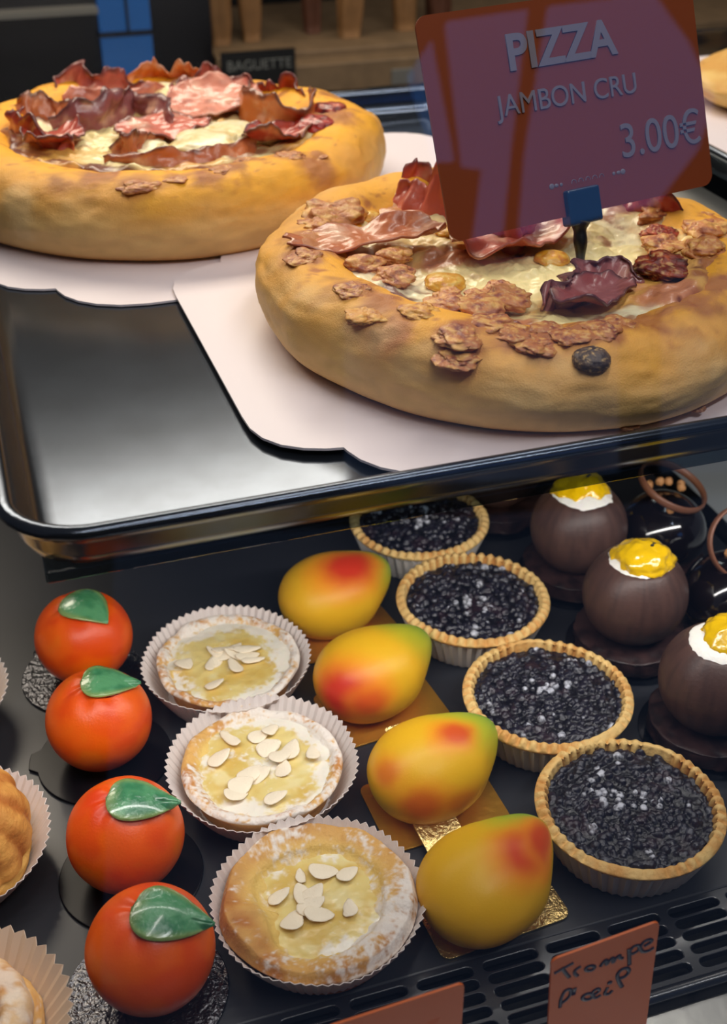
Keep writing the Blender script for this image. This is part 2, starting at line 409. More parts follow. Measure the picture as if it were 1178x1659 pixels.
def make_crust(root, rx, ry, H, seed, warm, spots=()):
    nu = 260; nv = len(PROF)
    T, I = np.meshgrid(np.linspace(0, 2 * PI, nu, endpoint=False), np.arange(nv), indexing='ij')
    T = T.ravel(); I = I.ravel()
    P = crust_surface(T, I, rx, ry, H, seed, 0)
    d = fbm(P, 60, 4, seed + 3); P[:, 2] += 0.0007 * d * ss(0.1, 0.5, PROF[I, 1])
    zz = PROF[I, 1]; rr = PROF[I, 0]; tt = I / nv
    pale = lin((226, 184, 118)); gold = lin((228, 160, 62)); yel = lin((246, 176, 34)); brown = lin((138, 74, 44)); red = lin((150, 60, 44)); base = lin((206, 140, 70))
    c = mixc(np.broadcast_to(pale, P.shape), base, 1 - ss(0.0, 0.16, zz))
    c = mixc(c, gold, ss(0.35, 0.95, zz + 0.22 * fbm(P, 22, 3, seed + 7)) * (0.75 if not warm else 0.85))
    inner = ss(0.52, 0.64, tt + 0.07 * fbm(P, 26, 4, seed + 11))
    c = mixc(c, yel, inner * (0.95 if warm else 0.65)); c = mixc(c, yel, ss(0.0, 0.4, fbm(P, 16, 3, seed + 13)) * ss(0.38, 0.5, tt) * (0.8 if warm else 0.5))
    n1 = fbm(P, 38, 5, seed + 21)
    m = ss(0.16, 0.40, n1) * ss(0.42, 0.60, tt)
    c = mixc(c, brown, m * 0.75)
    n2 = fbm(P, 90, 4, seed + 31)
    c = mixc(c, red, ss(0.28, 0.5, n2) * ss(0.50, 0.60, tt) * 0.7)
    for (t, i, r) in spots:
        q = crust_surface(np.array([R_(t)]), np.array([i]), rx, ry, H, seed, 0)[0]
        dd = np.linalg.norm(P - q, axis=1) / (r * 1.5) + 0.55 * fbm(P, 120, 4, seed + 51)
        c = mixc(c, lin((170, 104, 62)), ss(1.0, 0.3, dd) * 0.85); P[:, 2] += 0.0012 * ss(1.0, 0.4, dd) * fbm(P, 300, 2, seed + 3)
    c = mixc(c, lin((158, 84, 48)), ss(0.34, 0.55, fbm(P, 170, 3, seed + 61)) * ss(0.40, 0.6, tt) * 0.6)
    c = mixc(c, lin((236, 206, 150)), ss(0.1, 0.5, fbm(P, 30, 4, seed + 63)) * 0.45 * ss(0.62, 0.5, tt))
    c = c * (1 + 0.14 * fbm(P, 200, 3, seed + 41))[:, None]
    return me('crust', P, gridf(nu, nv, True, False), M['crust'], root, c)
def make_cheese(root, rx, ry, z0, seed, ox=0, oy=0):
    nr, nt = 80, 220
    Rr, T = np.meshgrid(np.linspace(0, 1, nr), np.linspace(0, 2 * PI, nt, endpoint=False), indexing='ij')
    Rr = Rr.ravel(); T = T.ravel()
    ca, sa = np.cos(T), np.sin(T)
    edge = 1 + 0.10 * fbm(np.stack([ca * 2, sa * 2, ca * 0 + seed], -1), 2.0, 4, seed)
    P = np.stack([Rr * rx * ca * edge + ox, Rr * ry * sa * edge + oy, 0 * Rr], -1)
    h = 0.0045 * fbm(P, 34, 4, seed + 1) + 0.0022 * np.abs(fbm(P, 95, 4, seed + 2)) * 2
    P[:, 2] = z0 + h + 0.004 * ss(0.6, 0.95, Rr) - 0.010 * ss(0.92, 1.0, Rr)
    cream = lin((240, 222, 158)); white = lin((246, 236, 196)); yel = lin((226, 164, 62)); br = lin((150, 84, 54)); dk = lin((104, 42, 38)); pink = lin((196, 112, 92))
    c = mixc(np.broadcast_to(cream, P.shape), white, ss(-0.1, 0.4, fbm(P, 30, 3, seed + 3)))
    c = mixc(c, yel, ss(0.12, 0.42, fbm(P, 28, 4, seed + 4) + 0.35 * ss(0.6, 1.0, Rr)) * 0.85)
    c = mixc(c, pink, ss(0.2, 0.4, fbm(P, 24, 4, seed + 5)) * 0.7)
    c = mixc(c, br, ss(0.22, 0.46, fbm(P, 60, 4, seed + 6) + 0.38 * ss(0.6, 1.0, Rr)) * 0.85)
    c = mixc(c, dk, ss(0.42, 0.62, fbm(P, 75, 4, seed + 8) + 0.36 * ss(0.65, 1.0, Rr)) * 0.9)
    F = gridf(nr, nt, False, True)
    return me('cheese', P, F, M['cheese'], root, c)
HP = dict(rose=(208, 108, 88), red=(184, 74, 54), brown=(196, 112, 66), pink=(222, 140, 116), purple=(158, 92, 90), orange=(216, 126, 62))
def ham_ribbon(root, path, h, z0, seed, tint='rose', lean=(0, 0), wav=0.003, name='ham_slice', char=1.0):
    c0 = catmull(path, 14); n = len(c0); nv = 14
    s = np.linspace(0, 1, n); U, Vv = np.meshgrid(np.arange(n), np.linspace(0, 1, nv), indexing='ij'); U = U.ravel(); Vv = Vv.ravel()
    q = c0[U]; tg = np.gradient(c0, axis=0); tg /= np.linalg.norm(tg, axis=1)[:, None] + 1e-9; nr_ = np.stack([-tg[:, 1], tg[:, 0]], -1)[U]
    b = np.stack([s[U] * 7 + seed, Vv * 2, 0 * Vv + seed * 1.7], -1)
    hh = h * (0.72 + 0.45 * fbm(np.stack([s[U] * 6 + seed, 0 * Vv, 0 * Vv + seed], -1), 1.0, 3, seed)) * np.sin(np.clip(s[U] * 0.92 + 0.04, 0, 1) * PI) ** 0.35
    off = wav * fbm(b, 1.2, 3, seed + 2) * 2 * (0.3 + Vv) + 0.25 * h * np.sin(Vv * 2.2) * fbm(b * 0.4, 1, 2, seed + 4) * 2
    P = np.zeros((len(U), 3)); P[:, 0] = q[:, 0] + nr_[:, 0] * off + lean[0] * Vv; P[:, 1] = q[:, 1] + nr_[:, 1] * off + lean[1] * Vv
    P[:, 2] = z0 - 0.006 + (hh + 0.006) * Vv
    base = lin(HP[tint]); fat = lin((232, 186, 156)); dark = lin((62, 34, 44)); deep = lin((130, 36, 30))
    c = mixc(np.broadcast_to(base, P.shape), fat, ss(0.08, 0.5, fbm(P, 90, 4, seed + 6)) * 0.75)
    c = mixc(c, deep, ss(0.1, 0.5, fbm(P, 60, 4, seed + 8)) * 0.4)
    c = mixc(c, dark, ss(0.84, 1.0, Vv + 0.12 * fbm(P, 150, 3, seed + 10)) * char * 0.8)
    o = me(name, P, gridf(n, nv), M['ham'], root, c); solid(o, 0.0012); return o
def ham_sheet(root, x, y, z, yaw, L, Wd, curl, seed, tint='pink', tilt=(0, 0), name='ham_slice', char=1.0):
    nr, nt = 26, 110
    Rr, T = np.meshgrid(np.linspace(0, 1, nr), np.linspace(0, 2 * PI, nt, endpoint=False), indexing='ij'); Rr = Rr.ravel(); T = T.ravel()
    ca, sa = np.cos(T), np.sin(T); e = np.stack([ca * 1.2, sa * 1.2, 0 * ca + seed * 2.3], -1)
    edge = 1 + 0.25 * fbm(e, 1.6, 4, seed)
    P = np.stack([Rr * L * ca * edge, Rr * Wd * sa * edge, 0 * Rr], -1)
    P[:, 2] = curl * Rr ** 2.6 * (0.35 + 1.1 * fbm(e, 1.3, 3, seed + 3)) + 0.0035 * fbm(P + seed, 70, 3, seed + 5) + P[:, 0] * tilt[0] + P[:, 1] * tilt[1]
    base = lin(HP[tint]); fat = lin((238, 200, 170)); dark = lin((70, 38, 46)); deep = lin((140, 44, 38))
    c = mixc(np.broadcast_to(base, P.shape), fat, ss(0.0, 0.5, fbm(P + seed, 70, 4, seed + 6)) * 0.7)
    c = mixc(c, deep, ss(0.1, 0.5, fbm(P + seed, 55, 4, seed + 8)) * 0.6)
    c = mixc(c, dark, ss(0.86, 1.0, Rr + 0.10 * fbm(P + seed, 150, 3, seed + 10)) * char * 0.8)
    o = me(name, P, gridf(nr, nt, False, True), M['ham'], root, c, loc=(x, y, z), rot=(0, 0, yaw)); solid(o, 0.0012); return o
def lump(root, x, y, z, r, seed, cols=((150, 84, 58), (196, 132, 84), (96, 46, 40)), name='browned_cheese', flat=0.55, mt='lump', amp=0.30, sx=1.0):
    P, F = sphere(64, 36); P = P.reshape(-1, 3)
    d = 1 + amp * fbm(P + seed * 1.3, 1.5, 3, seed) + 0.25 * amp * (0.4 - np.abs(fbm(P + seed, 4.5, 4, seed + 5))); Q = P * d[:, None] * r; Q[:, 2] *= flat; Q[:, 0] *= sx
    n = fbm(P + seed, 3.2, 4, seed + 3)
    c = mixc(np.broadcast_to(lin(cols[0]), Q.shape), lin(cols[1]), ss(0.0, 0.4, n)); c = mixc(c, lin(cols[2]), ss(0.1, 0.45, -n)); c = mixc(c, lin((236, 196, 128)), ss(0.1, 0.5, fbm(P + seed, 7, 3, seed + 8)) * (0.6 if mt == 'lump' else 0))
    return me(name, Q, F, M[mt], root, c, loc=(x, y, z))

BZ = TZ + 0.0017
LSP = [(-105, 66, 0.011), (-96, 70, 0.007), (-82, 74, 0.008), (-60, 74, 0.010), (-52, 68, 0.006), (-14, 82, 0.010), (-72, 80, 0.008)]
pl = empty('ham_pizza', (0.128, 0.812, BZ), 0, 'golden thick-rimmed pizza at the left back topped with curled crisp ham', 'pizza')
LH = 0.047
make_crust(pl, 0.148, 0.142, LH, 3, True, [(a, b, c) for a, b, c in LSP] + [(-58, 62, 0.012), (-118, 74, 0.012), (-20, 74, 0.012), (-8, 78, 0.012), (-88, 70, 0.010)])
make_cheese(pl, 0.110, 0.108, 0.0375, 5, 0.004, 0.004)
def lp(p): return [(a - 0.128, b - 0.812) for a, b in p]
zc = 0.038
ham_ribbon(pl, lp([(0.070, 0.915), (0.085, 0.925), (0.10, 0.905), (0.12, 0.91), (0.135, 0.895)]), 0.030, zc, 1, 'rose', (0, -0.004))
ham_ribbon(pl, lp([(0.075, 0.895), (0.10, 0.89), (0.125, 0.885), (0.15, 0.90)]), 0.018, zc, 2, 'pink', (0, 0.004), char=0.3)
ham_ribbon(pl, lp([(0.125, 0.925), (0.145, 0.93), (0.165, 0.915), (0.18, 0.91)]), 0.030, zc, 3, 'orange', (0, -0.006), char=0.3)
ham_ribbon(pl, lp([(0.062, 0.835), (0.085, 0.830), (0.105, 0.842), (0.121, 0.862), (0.135, 0.838), (0.145, 0.805)]), 0.026, zc, 4, 'purple', (-0.003, 0.006), 0.005)
ham_sheet(pl, 0.128 - 0.128, 0.805 - 0.812, zc + 0.006, 0.2, 0.032, 0.026, 0.010, 5, 'rose')
ham_ribbon(pl, lp([(0.145, 0.875), (0.165, 0.885), (0.19, 0.878), (0.205, 0.86)]), 0.026, zc, 6, 'rose', (0.0, 0.008), 0.005)
ham_sheet(pl, 0.172 - 0.128, 0.852 - 0.812, zc + 0.007, -0.3, 0.036, 0.030, 0.008, 7, 'pink', (0, 0.12), char=0.4)
ham_ribbon(pl, lp([(0.196, 0.862), (0.188, 0.84), (0.186, 0.815), (0.196, 0.795), (0.212, 0.788), (0.224, 0.80), (0.230, 0.83)]), 0.034, zc, 8, 'orange', (0.002, 0.0), 0.003)
ham_ribbon(pl, lp([(0.205, 0.87), (0.22, 0.865), (0.235, 0.84)]), 0.026, zc, 9, 'red', (0.0, 0.0), 0.003)
ham_ribbon(pl, lp([(0.082, 0.742), (0.105, 0.725), (0.13, 0.722), (0.155, 0.728), (0.178, 0.748)]), 0.013, zc + 0.002, 10, 'brown', (0.0, 0.010), 0.003)
ham_ribbon(pl, lp([(0.085, 0.76), (0.100, 0.752), (0.112, 0.765), (0.118, 0.785)]), 0.022, zc, 11, 'brown', (0.004, 0.006), 0.004)
ham_sheet(pl, 0.192 - 0.128, 0.762 - 0.812, zc + 0.006, 0.5, 0.026, 0.017, 0.014, 12, 'red')
ham_ribbon(pl, lp([(0.040, 0.86), (0.036, 0.83), (0.045, 0.80), (0.062, 0.782)]), 0.022, zc, 13, 'red', (0.005, 0.0), 0.004)
ham_ribbon(pl, lp([(0.040, 0.875), (0.052, 0.868), (0.066, 0.862), (0.08, 0.845)]), 0.022, zc, 14, 'brown', (0.0, 0.008), 0.004)
ham_sheet(pl, 0.058 - 0.128, 0.802 - 0.812, zc + 0.006, 0.9, 0.026, 0.016, 0.010, 15, 'red')
for k, (x, y, r) in enumerate([(0.150, 0.772, 0.024), (0.165, 0.790, 0.020), (0.108, 0.775, 0.018), (0.115, 0.90, 0.018), (0.150, 0.905, 0.018), (0.185, 0.775, 0.016)]):
    lump(pl, x - 0.128, y - 0.812, 0.0405, r, 130 + k, ((244, 230, 176), (250, 240, 204), (230, 200, 130)), 'cheese_pool', 0.26, 'cheese', amp=0.35)
lump(pl, 0.222 - 0.128, 0.775 - 0.812, 0.045, 0.013, 16, ((150, 30, 26), (190, 60, 46), (90, 18, 20)), 'tomato_sauce', 0.45, 'cheese')
lump(pl, 0.238 - 0.128, 0.80 - 0.812, 0.046, 0.012, 17, ((140, 36, 30), (200, 90, 50), (90, 18, 20)), 'tomato_sauce', 0.5, 'cheese')
for k, (t, i, r) in enumerate(LSP):
    r *= 0.8
    q = crust_surface(np.array([R_(t)]), np.array([i]), 0.148, 0.142, LH, 3, 0)[0]
    lump(pl, q[0], q[1], q[2] - 0.0014, r, 30 + k, ((186, 116, 68), (214, 150, 82), (146, 80, 56)), flat=0.32, amp=0.6, sx=1.2)

RSP = [(-128, 66, 0.012, 0), (-127, 58, 0.010, 0), (-112, 68, 0.010, 0), (-117, 72, 0.010, 0), (-104, 72, 0.010, 0), (-101, 61, 0.0095, 1), (-96, 74, 0.010, 0), (-150, 64, 0.011, 2), (-160, 72, 0.009, 0), (176, 72, 0.010, 0), (-140, 74, 0.010, 2), (-122, 77, 0.011, 0), (-90, 77, 0.009, 0), (-108, 77, 0.010, 0), (-92, 26, 0.005, 3), (-74, 26, 0.005, 3)]
pr = empty('cheese_pizza', (0.262, 0.545, BZ + 0.0022), 0, 'thick-rimmed pizza on the right with melted cheese and a price sign stuck in it', 'pizza')
RH = 0.043
make_crust(pr, 0.133, 0.139, RH, 8, False, [(a, b, c) for a, b, c, d in RSP if d == 0] + [(-143, 60, 0.012), (-150, 70, 0.012), (-84, 76, 0.014), (-66, 78, 0.014), (-50, 76, 0.014), (170, 76, 0.013), (160, 74, 0.013)])
make_cheese(pr, 0.112, 0.112, 0.0350, 12, 0.0, 0.006)
def rp(p): return [(a - 0.262, b - 0.545) for a, b in p]
zc = 0.034
ham_ribbon(pr, rp([(0.222, 0.632), (0.232, 0.615), (0.243, 0.600), (0.25, 0.585)]), 0.030, zc, 21, 'rose', (0.004, 0.0), 0.003, char=0.4)
ham_ribbon(pr, rp([(0.238, 0.645), (0.255, 0.650), (0.275, 0.640)]), 0.026, zc, 22, 'red', (0.0, 0.004))
ham_sheet(pr, 0.262 - 0.262, 0.558 - 0.545, zc + 0.008, 0.7, 0.038, 0.028, 0.012, 23, 'rose', (0, 0.1), char=0.35)
ham_ribbon(pr, rp([(0.248, 0.555), (0.262, 0.548), (0.276, 0.556), (0.288, 0.572)]), 0.018, zc + 0.002, 24, 'rose', (0.0, 0.006), char=0.3)
ham_sheet(pr, 0.190 - 0.262, 0.572 - 0.545, zc + 0.009, -0.1, 0.042, 0.016, 0.008, 25, 'brown', char=0.3)
ham_ribbon(pr, rp([(0.240, 0.470), (0.250, 0.468), (0.262, 0.478), (0.274, 0.488), (0.286, 0.486), (0.294, 0.474)]), 0.017, zc + 0.002, 26, 'purple', (0.002, 0.008), 0.006)
ham_sheet(pr, 0.266 - 0.262, 0.472 - 0.545, zc + 0.008, 0.5, 0.026, 0.014, 0.008, 27, 'purple')
ham_ribbon(pr, rp([(0.335, 0.585), (0.350, 0.57), (0.362, 0.55)]), 0.020, zc + 0.002, 28, 'red', (0.0, 0.004))
ham_ribbon(pr, rp([(0.30, 0.645), (0.325, 0.635), (0.345, 0.61)]), 0.022, zc, 29, 'red', (0.0, 0.004))
yc = ((226, 164, 40), (240, 196, 92), (206, 128, 34))
for k, (x, y, z, r, cc) in enumerate([(0.211, 0.517, 0.036, 0.010, yc), (0.224, 0.600, 0.036, 0.010, yc), (0.272, 0.527, 0.037, 0.009, yc), (0.205, 0.617, 0.036, 0.008, yc), (0.236, 0.578, 0.038, 0.007, yc),
        (0.188, 0.523, 0.040, 0.010, None), (0.162, 0.512, 0.037, 0.014, None), (0.196, 0.548, 0.040, 0.009, None), (0.180, 0.543, 0.040, 0.010, None), (0.232, 0.500, 0.038, 0.007, None),
        (0.218, 0.492, 0.038, 0.007, None), (0.205, 0.497, 0.038, 0.007, None), (0.185, 0.617, 0.040, 0.016, None), (0.200, 0.640, 0.038, 0.012, None), (0.172, 0.600, 0.040, 0.010, None),
        (0.165, 0.585, 0.040, 0.008, None), (0.312, 0.490, 0.042, 0.013, ((120, 32, 22), (180, 80, 36), (70, 20, 18))), (0.330, 0.520, 0.040, 0.010, None), (0.345, 0.505, 0.042, 0.010, None), (0.362, 0.530, 0.040, 0.013, None),
        (0.340, 0.54, 0.038, 0.008, ((150, 50, 34), (200, 90, 50), (90, 30, 24))), (0.355, 0.565, 0.038, 0.012, None), (0.372, 0.55, 0.038, 0.010, None), (0.228, 0.482, 0.040, 0.010, None), (0.212, 0.478, 0.040, 0.010, None), (0.198, 0.484, 0.040, 0.009, None)]):
    lump(pr, x - 0.262, y - 0.545, z, r, 50 + k, cc or ((198, 126, 72), (230, 176, 98), (146, 76, 56)), 'cheese_bubble' if cc is yc else 'browned_cheese', 0.40, 'cheese' if cc is yc else 'lump', amp=0.2 if cc is yc else 0.6)
for k, (t, i, r, cc) in enumerate(RSP):
    r *= 0.85
    q = crust_surface(np.array([R_(t)]), np.array([i]), 0.133, 0.139, RH, 8, 0)[0]
    cs = [((186, 116, 66), (222, 166, 92), (136, 70, 56)), ((74, 58, 52), (96, 76, 62), (50, 38, 40)), ((214, 150, 60), (230, 176, 84), (170, 100, 50)), ((150, 96, 66), (176, 120, 80), (110, 66, 52))][cc]
    lump(pr, q[0], q[1], q[2] - 0.0008 + (0.002 if i < 40 else 0), r, 90 + k, cs, flat=0.6 if cc == 1 else 0.30, amp=0.6 if cc != 1 else 0.15)

# ------------------------------------------------------------------ price sign stuck in the right pizza
def txt(body, size, x, y, parent, m, off=0.0, sx=1.0, align='LEFT', ext=0.0003, name='lettering', z=0.0009, sh=0.0, rz=0):
    c = bpy.data.curves.new(name, 'FONT'); c.body = body; c.size = size; c.offset = off; c.extrude = ext; c.align_x = align; c.shear = sh
    o = bpy.data.objects.new(name, c); COL.objects.link(o)
    dg = bpy.context.evaluated_depsgraph_get(); mm = bpy.data.meshes.new_from_object(o.evaluated_get(dg)); mm.materials.clear(); mm.materials.append(m)
    COL.objects.unlink(o); bpy.data.objects.remove(o)
    q = bpy.data.objects.new(name, mm); COL.objects.link(q); q.parent = parent; q.location = (x, y, z); q.scale = (sx, 1, 1); q.rotation_euler = (0, 0, rz)
    return q
u = Vector((0.9845, 0.1741, 0.0227)); v = Vector((-0.0819, 0.3412, 0.9364)); n = u.cross(v).normalized(); v = n.cross(u).normalized(); u.normalize()
sg = empty('price_sign', (0, 0, 0), 0, 'large orange sign reading PIZZA JAMBON CRU with price, stuck in right pizza', 'sign')
sg.matrix_world = Matrix(((u.x, v.x, n.x, 0.2859), (u.y, v.y, n.y, 0.5448), (u.z, v.z, n.z, 0.3117), (0, 0, 0, 1)))
prism('card', rrect(0.1590, 0.1006, 0.0062, 8), -0.0005, 0.0005, M['sign_card'], sg)
txt('PIZZA', 0.0225, -0.0345, 0.0212, sg, M['sign_ink'], 0.0006, 1.03)
txt('JAMBON CRU', 0.0136, -0.0435, 0.0014, sg, M['sign_ink'], 0.0, 0.98)
txt('3.00€', 0.0232, 0.0232, -0.0282, sg, M['sign_ink'], 0.0, 0.95)
orn = []
for sx in (-1, 1):
    for k in range(3):
        V, F = sphere(10, 7); V = V.reshape(-1, 3) * np.array([0.0016 - 0.0003 * k, 0.0009 if k else 0.0014, 0.0003]) + np.array([0.002 + sx * (0.0215 - 0.0028 * k), -0.0347, 0.0006]); orn.append((V, F))
for k in range(5):
    V, F = tube(None, [(0.002 + 0.0042 * (k - 2) + 0.0014 * math.cos(a), -0.0352 + 0.0016 * math.sin(a), 0.0006) for a in np.linspace(0, PI, 9)], 0.00018, None, n=5); orn.append((V, F))
V, F = merge(orn); me('ornament', V, F, M['sign_ink'], sg)
box('clip', (-0.0135, -0.0552, -0.0040), (0.0060, -0.0380, 0.0040), M['clip'], sg, bev=0.0012)
V, F = tube(None, [(-0.0055, -0.054, 0), (-0.0062, -0.056, 0), (-0.0064, -0.058, 0), (-0.0068, -0.062, 0), (-0.0072, -0.066, 0), (-0.0074, -0.070, -0.001), (-0.0076, -0.082, -0.003)], [0.0050, 0.0046, 0.0028, 0.0038, 0.0034, 0.0022, 0.0014], None, n=14)
smooth_sub(me('stick', V, F, M['plastic'], sg))

# ------------------------------------------------------------------ oranges
def orange_mesh(root, seed, twist):
    P, F = sphere(120, 80); sh_ = P.shape; P = P.reshape(-1, 3)
    ang = np.arccos(np.clip(P[:, 2], -1, 1)); az = np.arctan2(P[:, 1], P[:, 0]) + twist
    dent = -0.075 * np.exp(-(ang / 0.28) ** 2)
    cre = 0
    for k, a0 in enumerate([0.2, 1.9, 3.3, 4.6, 5.6]):
        da = np.angle(np.exp(1j * (az - a0))); cre = cre - 0.030 * np.exp(-(da / 0.22) ** 2) * np.exp(-((ang - 0.35) / 0.35) ** 2) + 0.018 * np.exp(-((da - 0.45) / 0.25) ** 2) * np.exp(-((ang - 0.4) / 0.35) ** 2)
    r = 0.0276 * (1 + dent + cre + 0.012 * fbm(P + seed, 1.6, 2, seed))
    Q = P * r[:, None]; Q[:, 2] *= 0.97
    Q[:, 2] = np.maximum(Q[:, 2], -0.0252)
    c0 = lin((236, 96, 14)); c1 = lin((220, 62, 12)); c2 = lin((228, 118, 20)); pn = fbm(P + seed, 1.7, 3, seed + 2)
    c = mixc(np.broadcast_to(c0, Q.shape), c1, np.clip(ss(-0.1, 0.4, pn) * 0.6 + 0.5 * ss(0.9, 0.35, ang), 0, 1)); c = mixc(c, c2, ss(0.15, 0.5, -pn) * 0.6)
    dim = fbm(P + seed, 60, 2, seed + 4)
    me('orange_body', Q, F, M['fruit'], root, c, loc=(0, 0, 0.0252))
def leaf_mesh(root, length, width, yaw, tx, ty, tz, pitch, roll, seed):
    nu, nv = 40, 21
    U, W = np.meshgrid(np.linspace(0, 1, nu), np.linspace(-1, 1, nv), indexing='ij'); U = U.ravel(); W = W.ravel()
    wd = np.sin(PI * U ** 0.62) ** 0.85 * width / 2 * (1 - 0.25 * U) + 0.0002
    z = -0.20 * length * (U - 0.35) ** 2 - 0.22 * width * W ** 2 * np.sin(PI * U) + 0.04 * width * (1 - np.exp(-(W / 0.06) ** 2)) + 0.00012 * np.sin(40 * (U - 0.25 * np.abs(W)))
    P = np.stack([U * length, W * wd, z], -1)
    g0 = lin((88, 150, 104)); g1 = lin((150, 160, 84)); g2 = lin((122, 128, 60)); g3 = lin((58, 122, 82))
    n = fbm(P + seed, 160, 3, seed)
    c = mixc(np.broadcast_to(g0, P.shape), g3, ss(-0.2, 0.4, n)); c = mixc(c, g1, ss(0.72, 1.0, np.abs(W)) * 0.7); c = mixc(c, g2, ss(0.25, 0.0, U) * 0.6)
    E3 = np.array(Euler((roll, pitch, yaw)).to_matrix()); P = P @ E3.T + np.array([tx, ty, tz])
    q = P - np.array([0, 0, 0.0252]); d = np.linalg.norm(q, axis=1); k = np.maximum(d, 0.0284 + 0.0012 * U) / d; P = q * k[:, None] + np.array([0, 0, 0.0252])
    o = me('leaf', P, gridf(nu, nv), M['leaf'], root, c); solid(o, 0.0011)
# discs and oranges (world x, y)
OR = [(0.0211, 0.5774, 'crinkle'), (0.0197, 0.5054, 'black_card'), (0.0204, 0.4213, 'black_card'), (0.0205, 0.3537, 'crinkle')]
lab = ['orange-shaped cake at the back of its row, leaf pointing down over its front',
       'orange-shaped cake second from the back of its row, leaf tip pointing right',
       'orange-shaped cake third from the back of its row, leaf overhanging the middle pear tart case',
       'nearest orange-shaped cake, at the bottom of the photo beside the front pear tart']
dlab = ['black crinkled round card under the rearmost orange cake', 'smooth black round card under the second orange cake from the back',
        'smooth black round card under the third orange cake from the back', 'black crinkled round card under the nearest orange cake']
LF = [(0.0255, 0.022, R_(-52), -0.004, 0.004, 0.0515, R_(22), R_(8)), (0.030, 0.0215, R_(-8), -0.006, -0.001, 0.0520, R_(6), R_(30)),
      (0.0335, 0.0225, R_(-12), -0.0060, -0.002, 0.0520, R_(8), R_(30)), (0.0345, 0.0245, R_(-20), -0.0050, 0.000, 0.0520, R_(12), R_(32))]
for i, (x, y, mn) in enumerate(OR):
    rd = 0.0345 + 0.001 * (i % 2)
    dx = -0.004 if i in (0, 3) else 0.0
    pts = [(rd * math.cos(a), rd * math.sin(a)) for a in np.linspace(0, 2 * PI, 64, endpoint=False)]
    # round card with a small pull tab
    pts = [(px, py) if not (0.55 < math.atan2(py, px) % (2 * PI) < 0.95) else (px * 1.12, py * 1.12) for px, py in pts]
    d = prism('round_cake_card', pts, 0, 0.0014, M[mn], bev=0.0004, loc=(x + dx, y - 0.001, 0.0003), rot=(0, 0, [1.4, 2.2, 0.2, 2.6][i]))
    tag(d, dlab[i], 'cake board', 'round black cards under the orange cakes')
    r = empty('orange_cake', (x, y, 0.0020), 0, lab[i], 'cake', 'orange-shaped cakes in a row')
    orange_mesh(r, 3 + i * 5, 1.3 * i); l = LF[i]; leaf_mesh(r, l[0], l[1], l[2], l[3], l[4], l[5], l[6], l[7], i)

# ------------------------------------------------------------------ mangoes
MG = [ # x, y, yaw, spots [(dirx, diry, dirz, radius, strength)]
    (0.1745, 0.5800, R_(12), [(0.10, -0.30, 0.95, 0.62, 1.0)]),
    (0.1735, 0.5030, R_(16), [(-0.90, -0.45, 0.25, 0.62, 1.0), (-0.55, -0.80, 0.1, 0.35, 0.6)]),
    (0.1790, 0.4235, R_(13), [(0.15, -0.22, 0.95, 0.34, 0.8), (-0.70, -0.75, 0.15, 0.38, 0.6), (-0.1, -1.0, 0.05, 0.30, 0.4), (-0.95, -0.1, 0.5, 0.3, 0.5)]),
    (0.1770, 0.3480, R_(20), [(0.30, -0.42, 0.85, 0.50, 1.0), (0.66, -0.40, 0.64, 0.42, 0.8)]),
]
mlab = ['mango-shaped cake at the back of its row with a big red patch on top', 'mango-shaped cake with a dark red patch at its left end, second from back',
        'mango-shaped cake with a small pinkish spot on top, third from back', 'nearest mango-shaped cake with a red patch by its green tip']
def mango(i, x, y, yaw, spots):
    root = empty('mango_cake', (x, y, 0.0018), yaw, mlab[i], 'cake', 'mango-shaped cakes in a row')
    P, F = sphere(140, 90); P = P.reshape(-1, 3)
    # poles along local X
    D = np.stack([P[:, 2], P[:, 0], P[:, 1]], -1)
    X = D[:, 0]
    a = 0.0375; wd = 0.0275; hg = 0.0245
    tp = 1 - 0.20 * X - 0.14 * np.clip(X, 0, 1) ** 2
    Q = np.stack([a * (X + 0.06 * ss(0.5, 1, X)), wd * D[:, 1] * tp + 0.006 * ss(0.2, 1.0, X), hg * D[:, 2] * (1 - 0.16 * X)], -1)
    Q += D * (0.0004 * fbm(P + i, 2.2, 2, i))[:, None]
    Q[:, 2] += 0.020
    lowm = Q[:, 2] < 0.0006; Q[:, 2] = np.maximum(Q[:, 2], 0.0)
    foot = np.exp(-((Q[:, 2] - 0.0012) / 0.0018) ** 2); Q[:, :2] *= (1 + 0.025 * foot)[:, None]
    yel = lin((232, 178, 30)); org = lin((236, 138, 28)); red = lin((208, 54, 30)); gr = lin((104, 160, 60)); lime = lin((186, 184, 42))
    Dn = D / np.linalg.norm(D, axis=1)[:, None]
    c = mixc(np.broadcast_to(yel, Q.shape), lime, ss(0.15, 0.7, X + 0.35 * (D[:, 2] + D[:, 1] * 0.6) - 0.15))
    c = mixc(c, gr, ss(0.55, 1.05, X + 0.30 * (D[:, 2] * 0.6 + D[:, 1]) - 0.05) * 0.9)
    for (dx, dy, dz, rd, st) in spots:
        d = np.array([dx, dy, dz]); d = d / np.linalg.norm(d)
        dist = np.arccos(np.clip(Dn @ d, -1, 1)) + 0.10 * fbm(Dn, 2.4, 3, i + 7)
        c = mixc(c, org, ss(rd * 1.75, rd * 0.8, dist) * st * 0.9); c = mixc(c, red, ss(rd * 1.15, rd * 0.35, dist) * st)
    me('mango_body', Q, F, M['mango'], root, c)
for i, a in enumerate(MG): mango(i, *a)
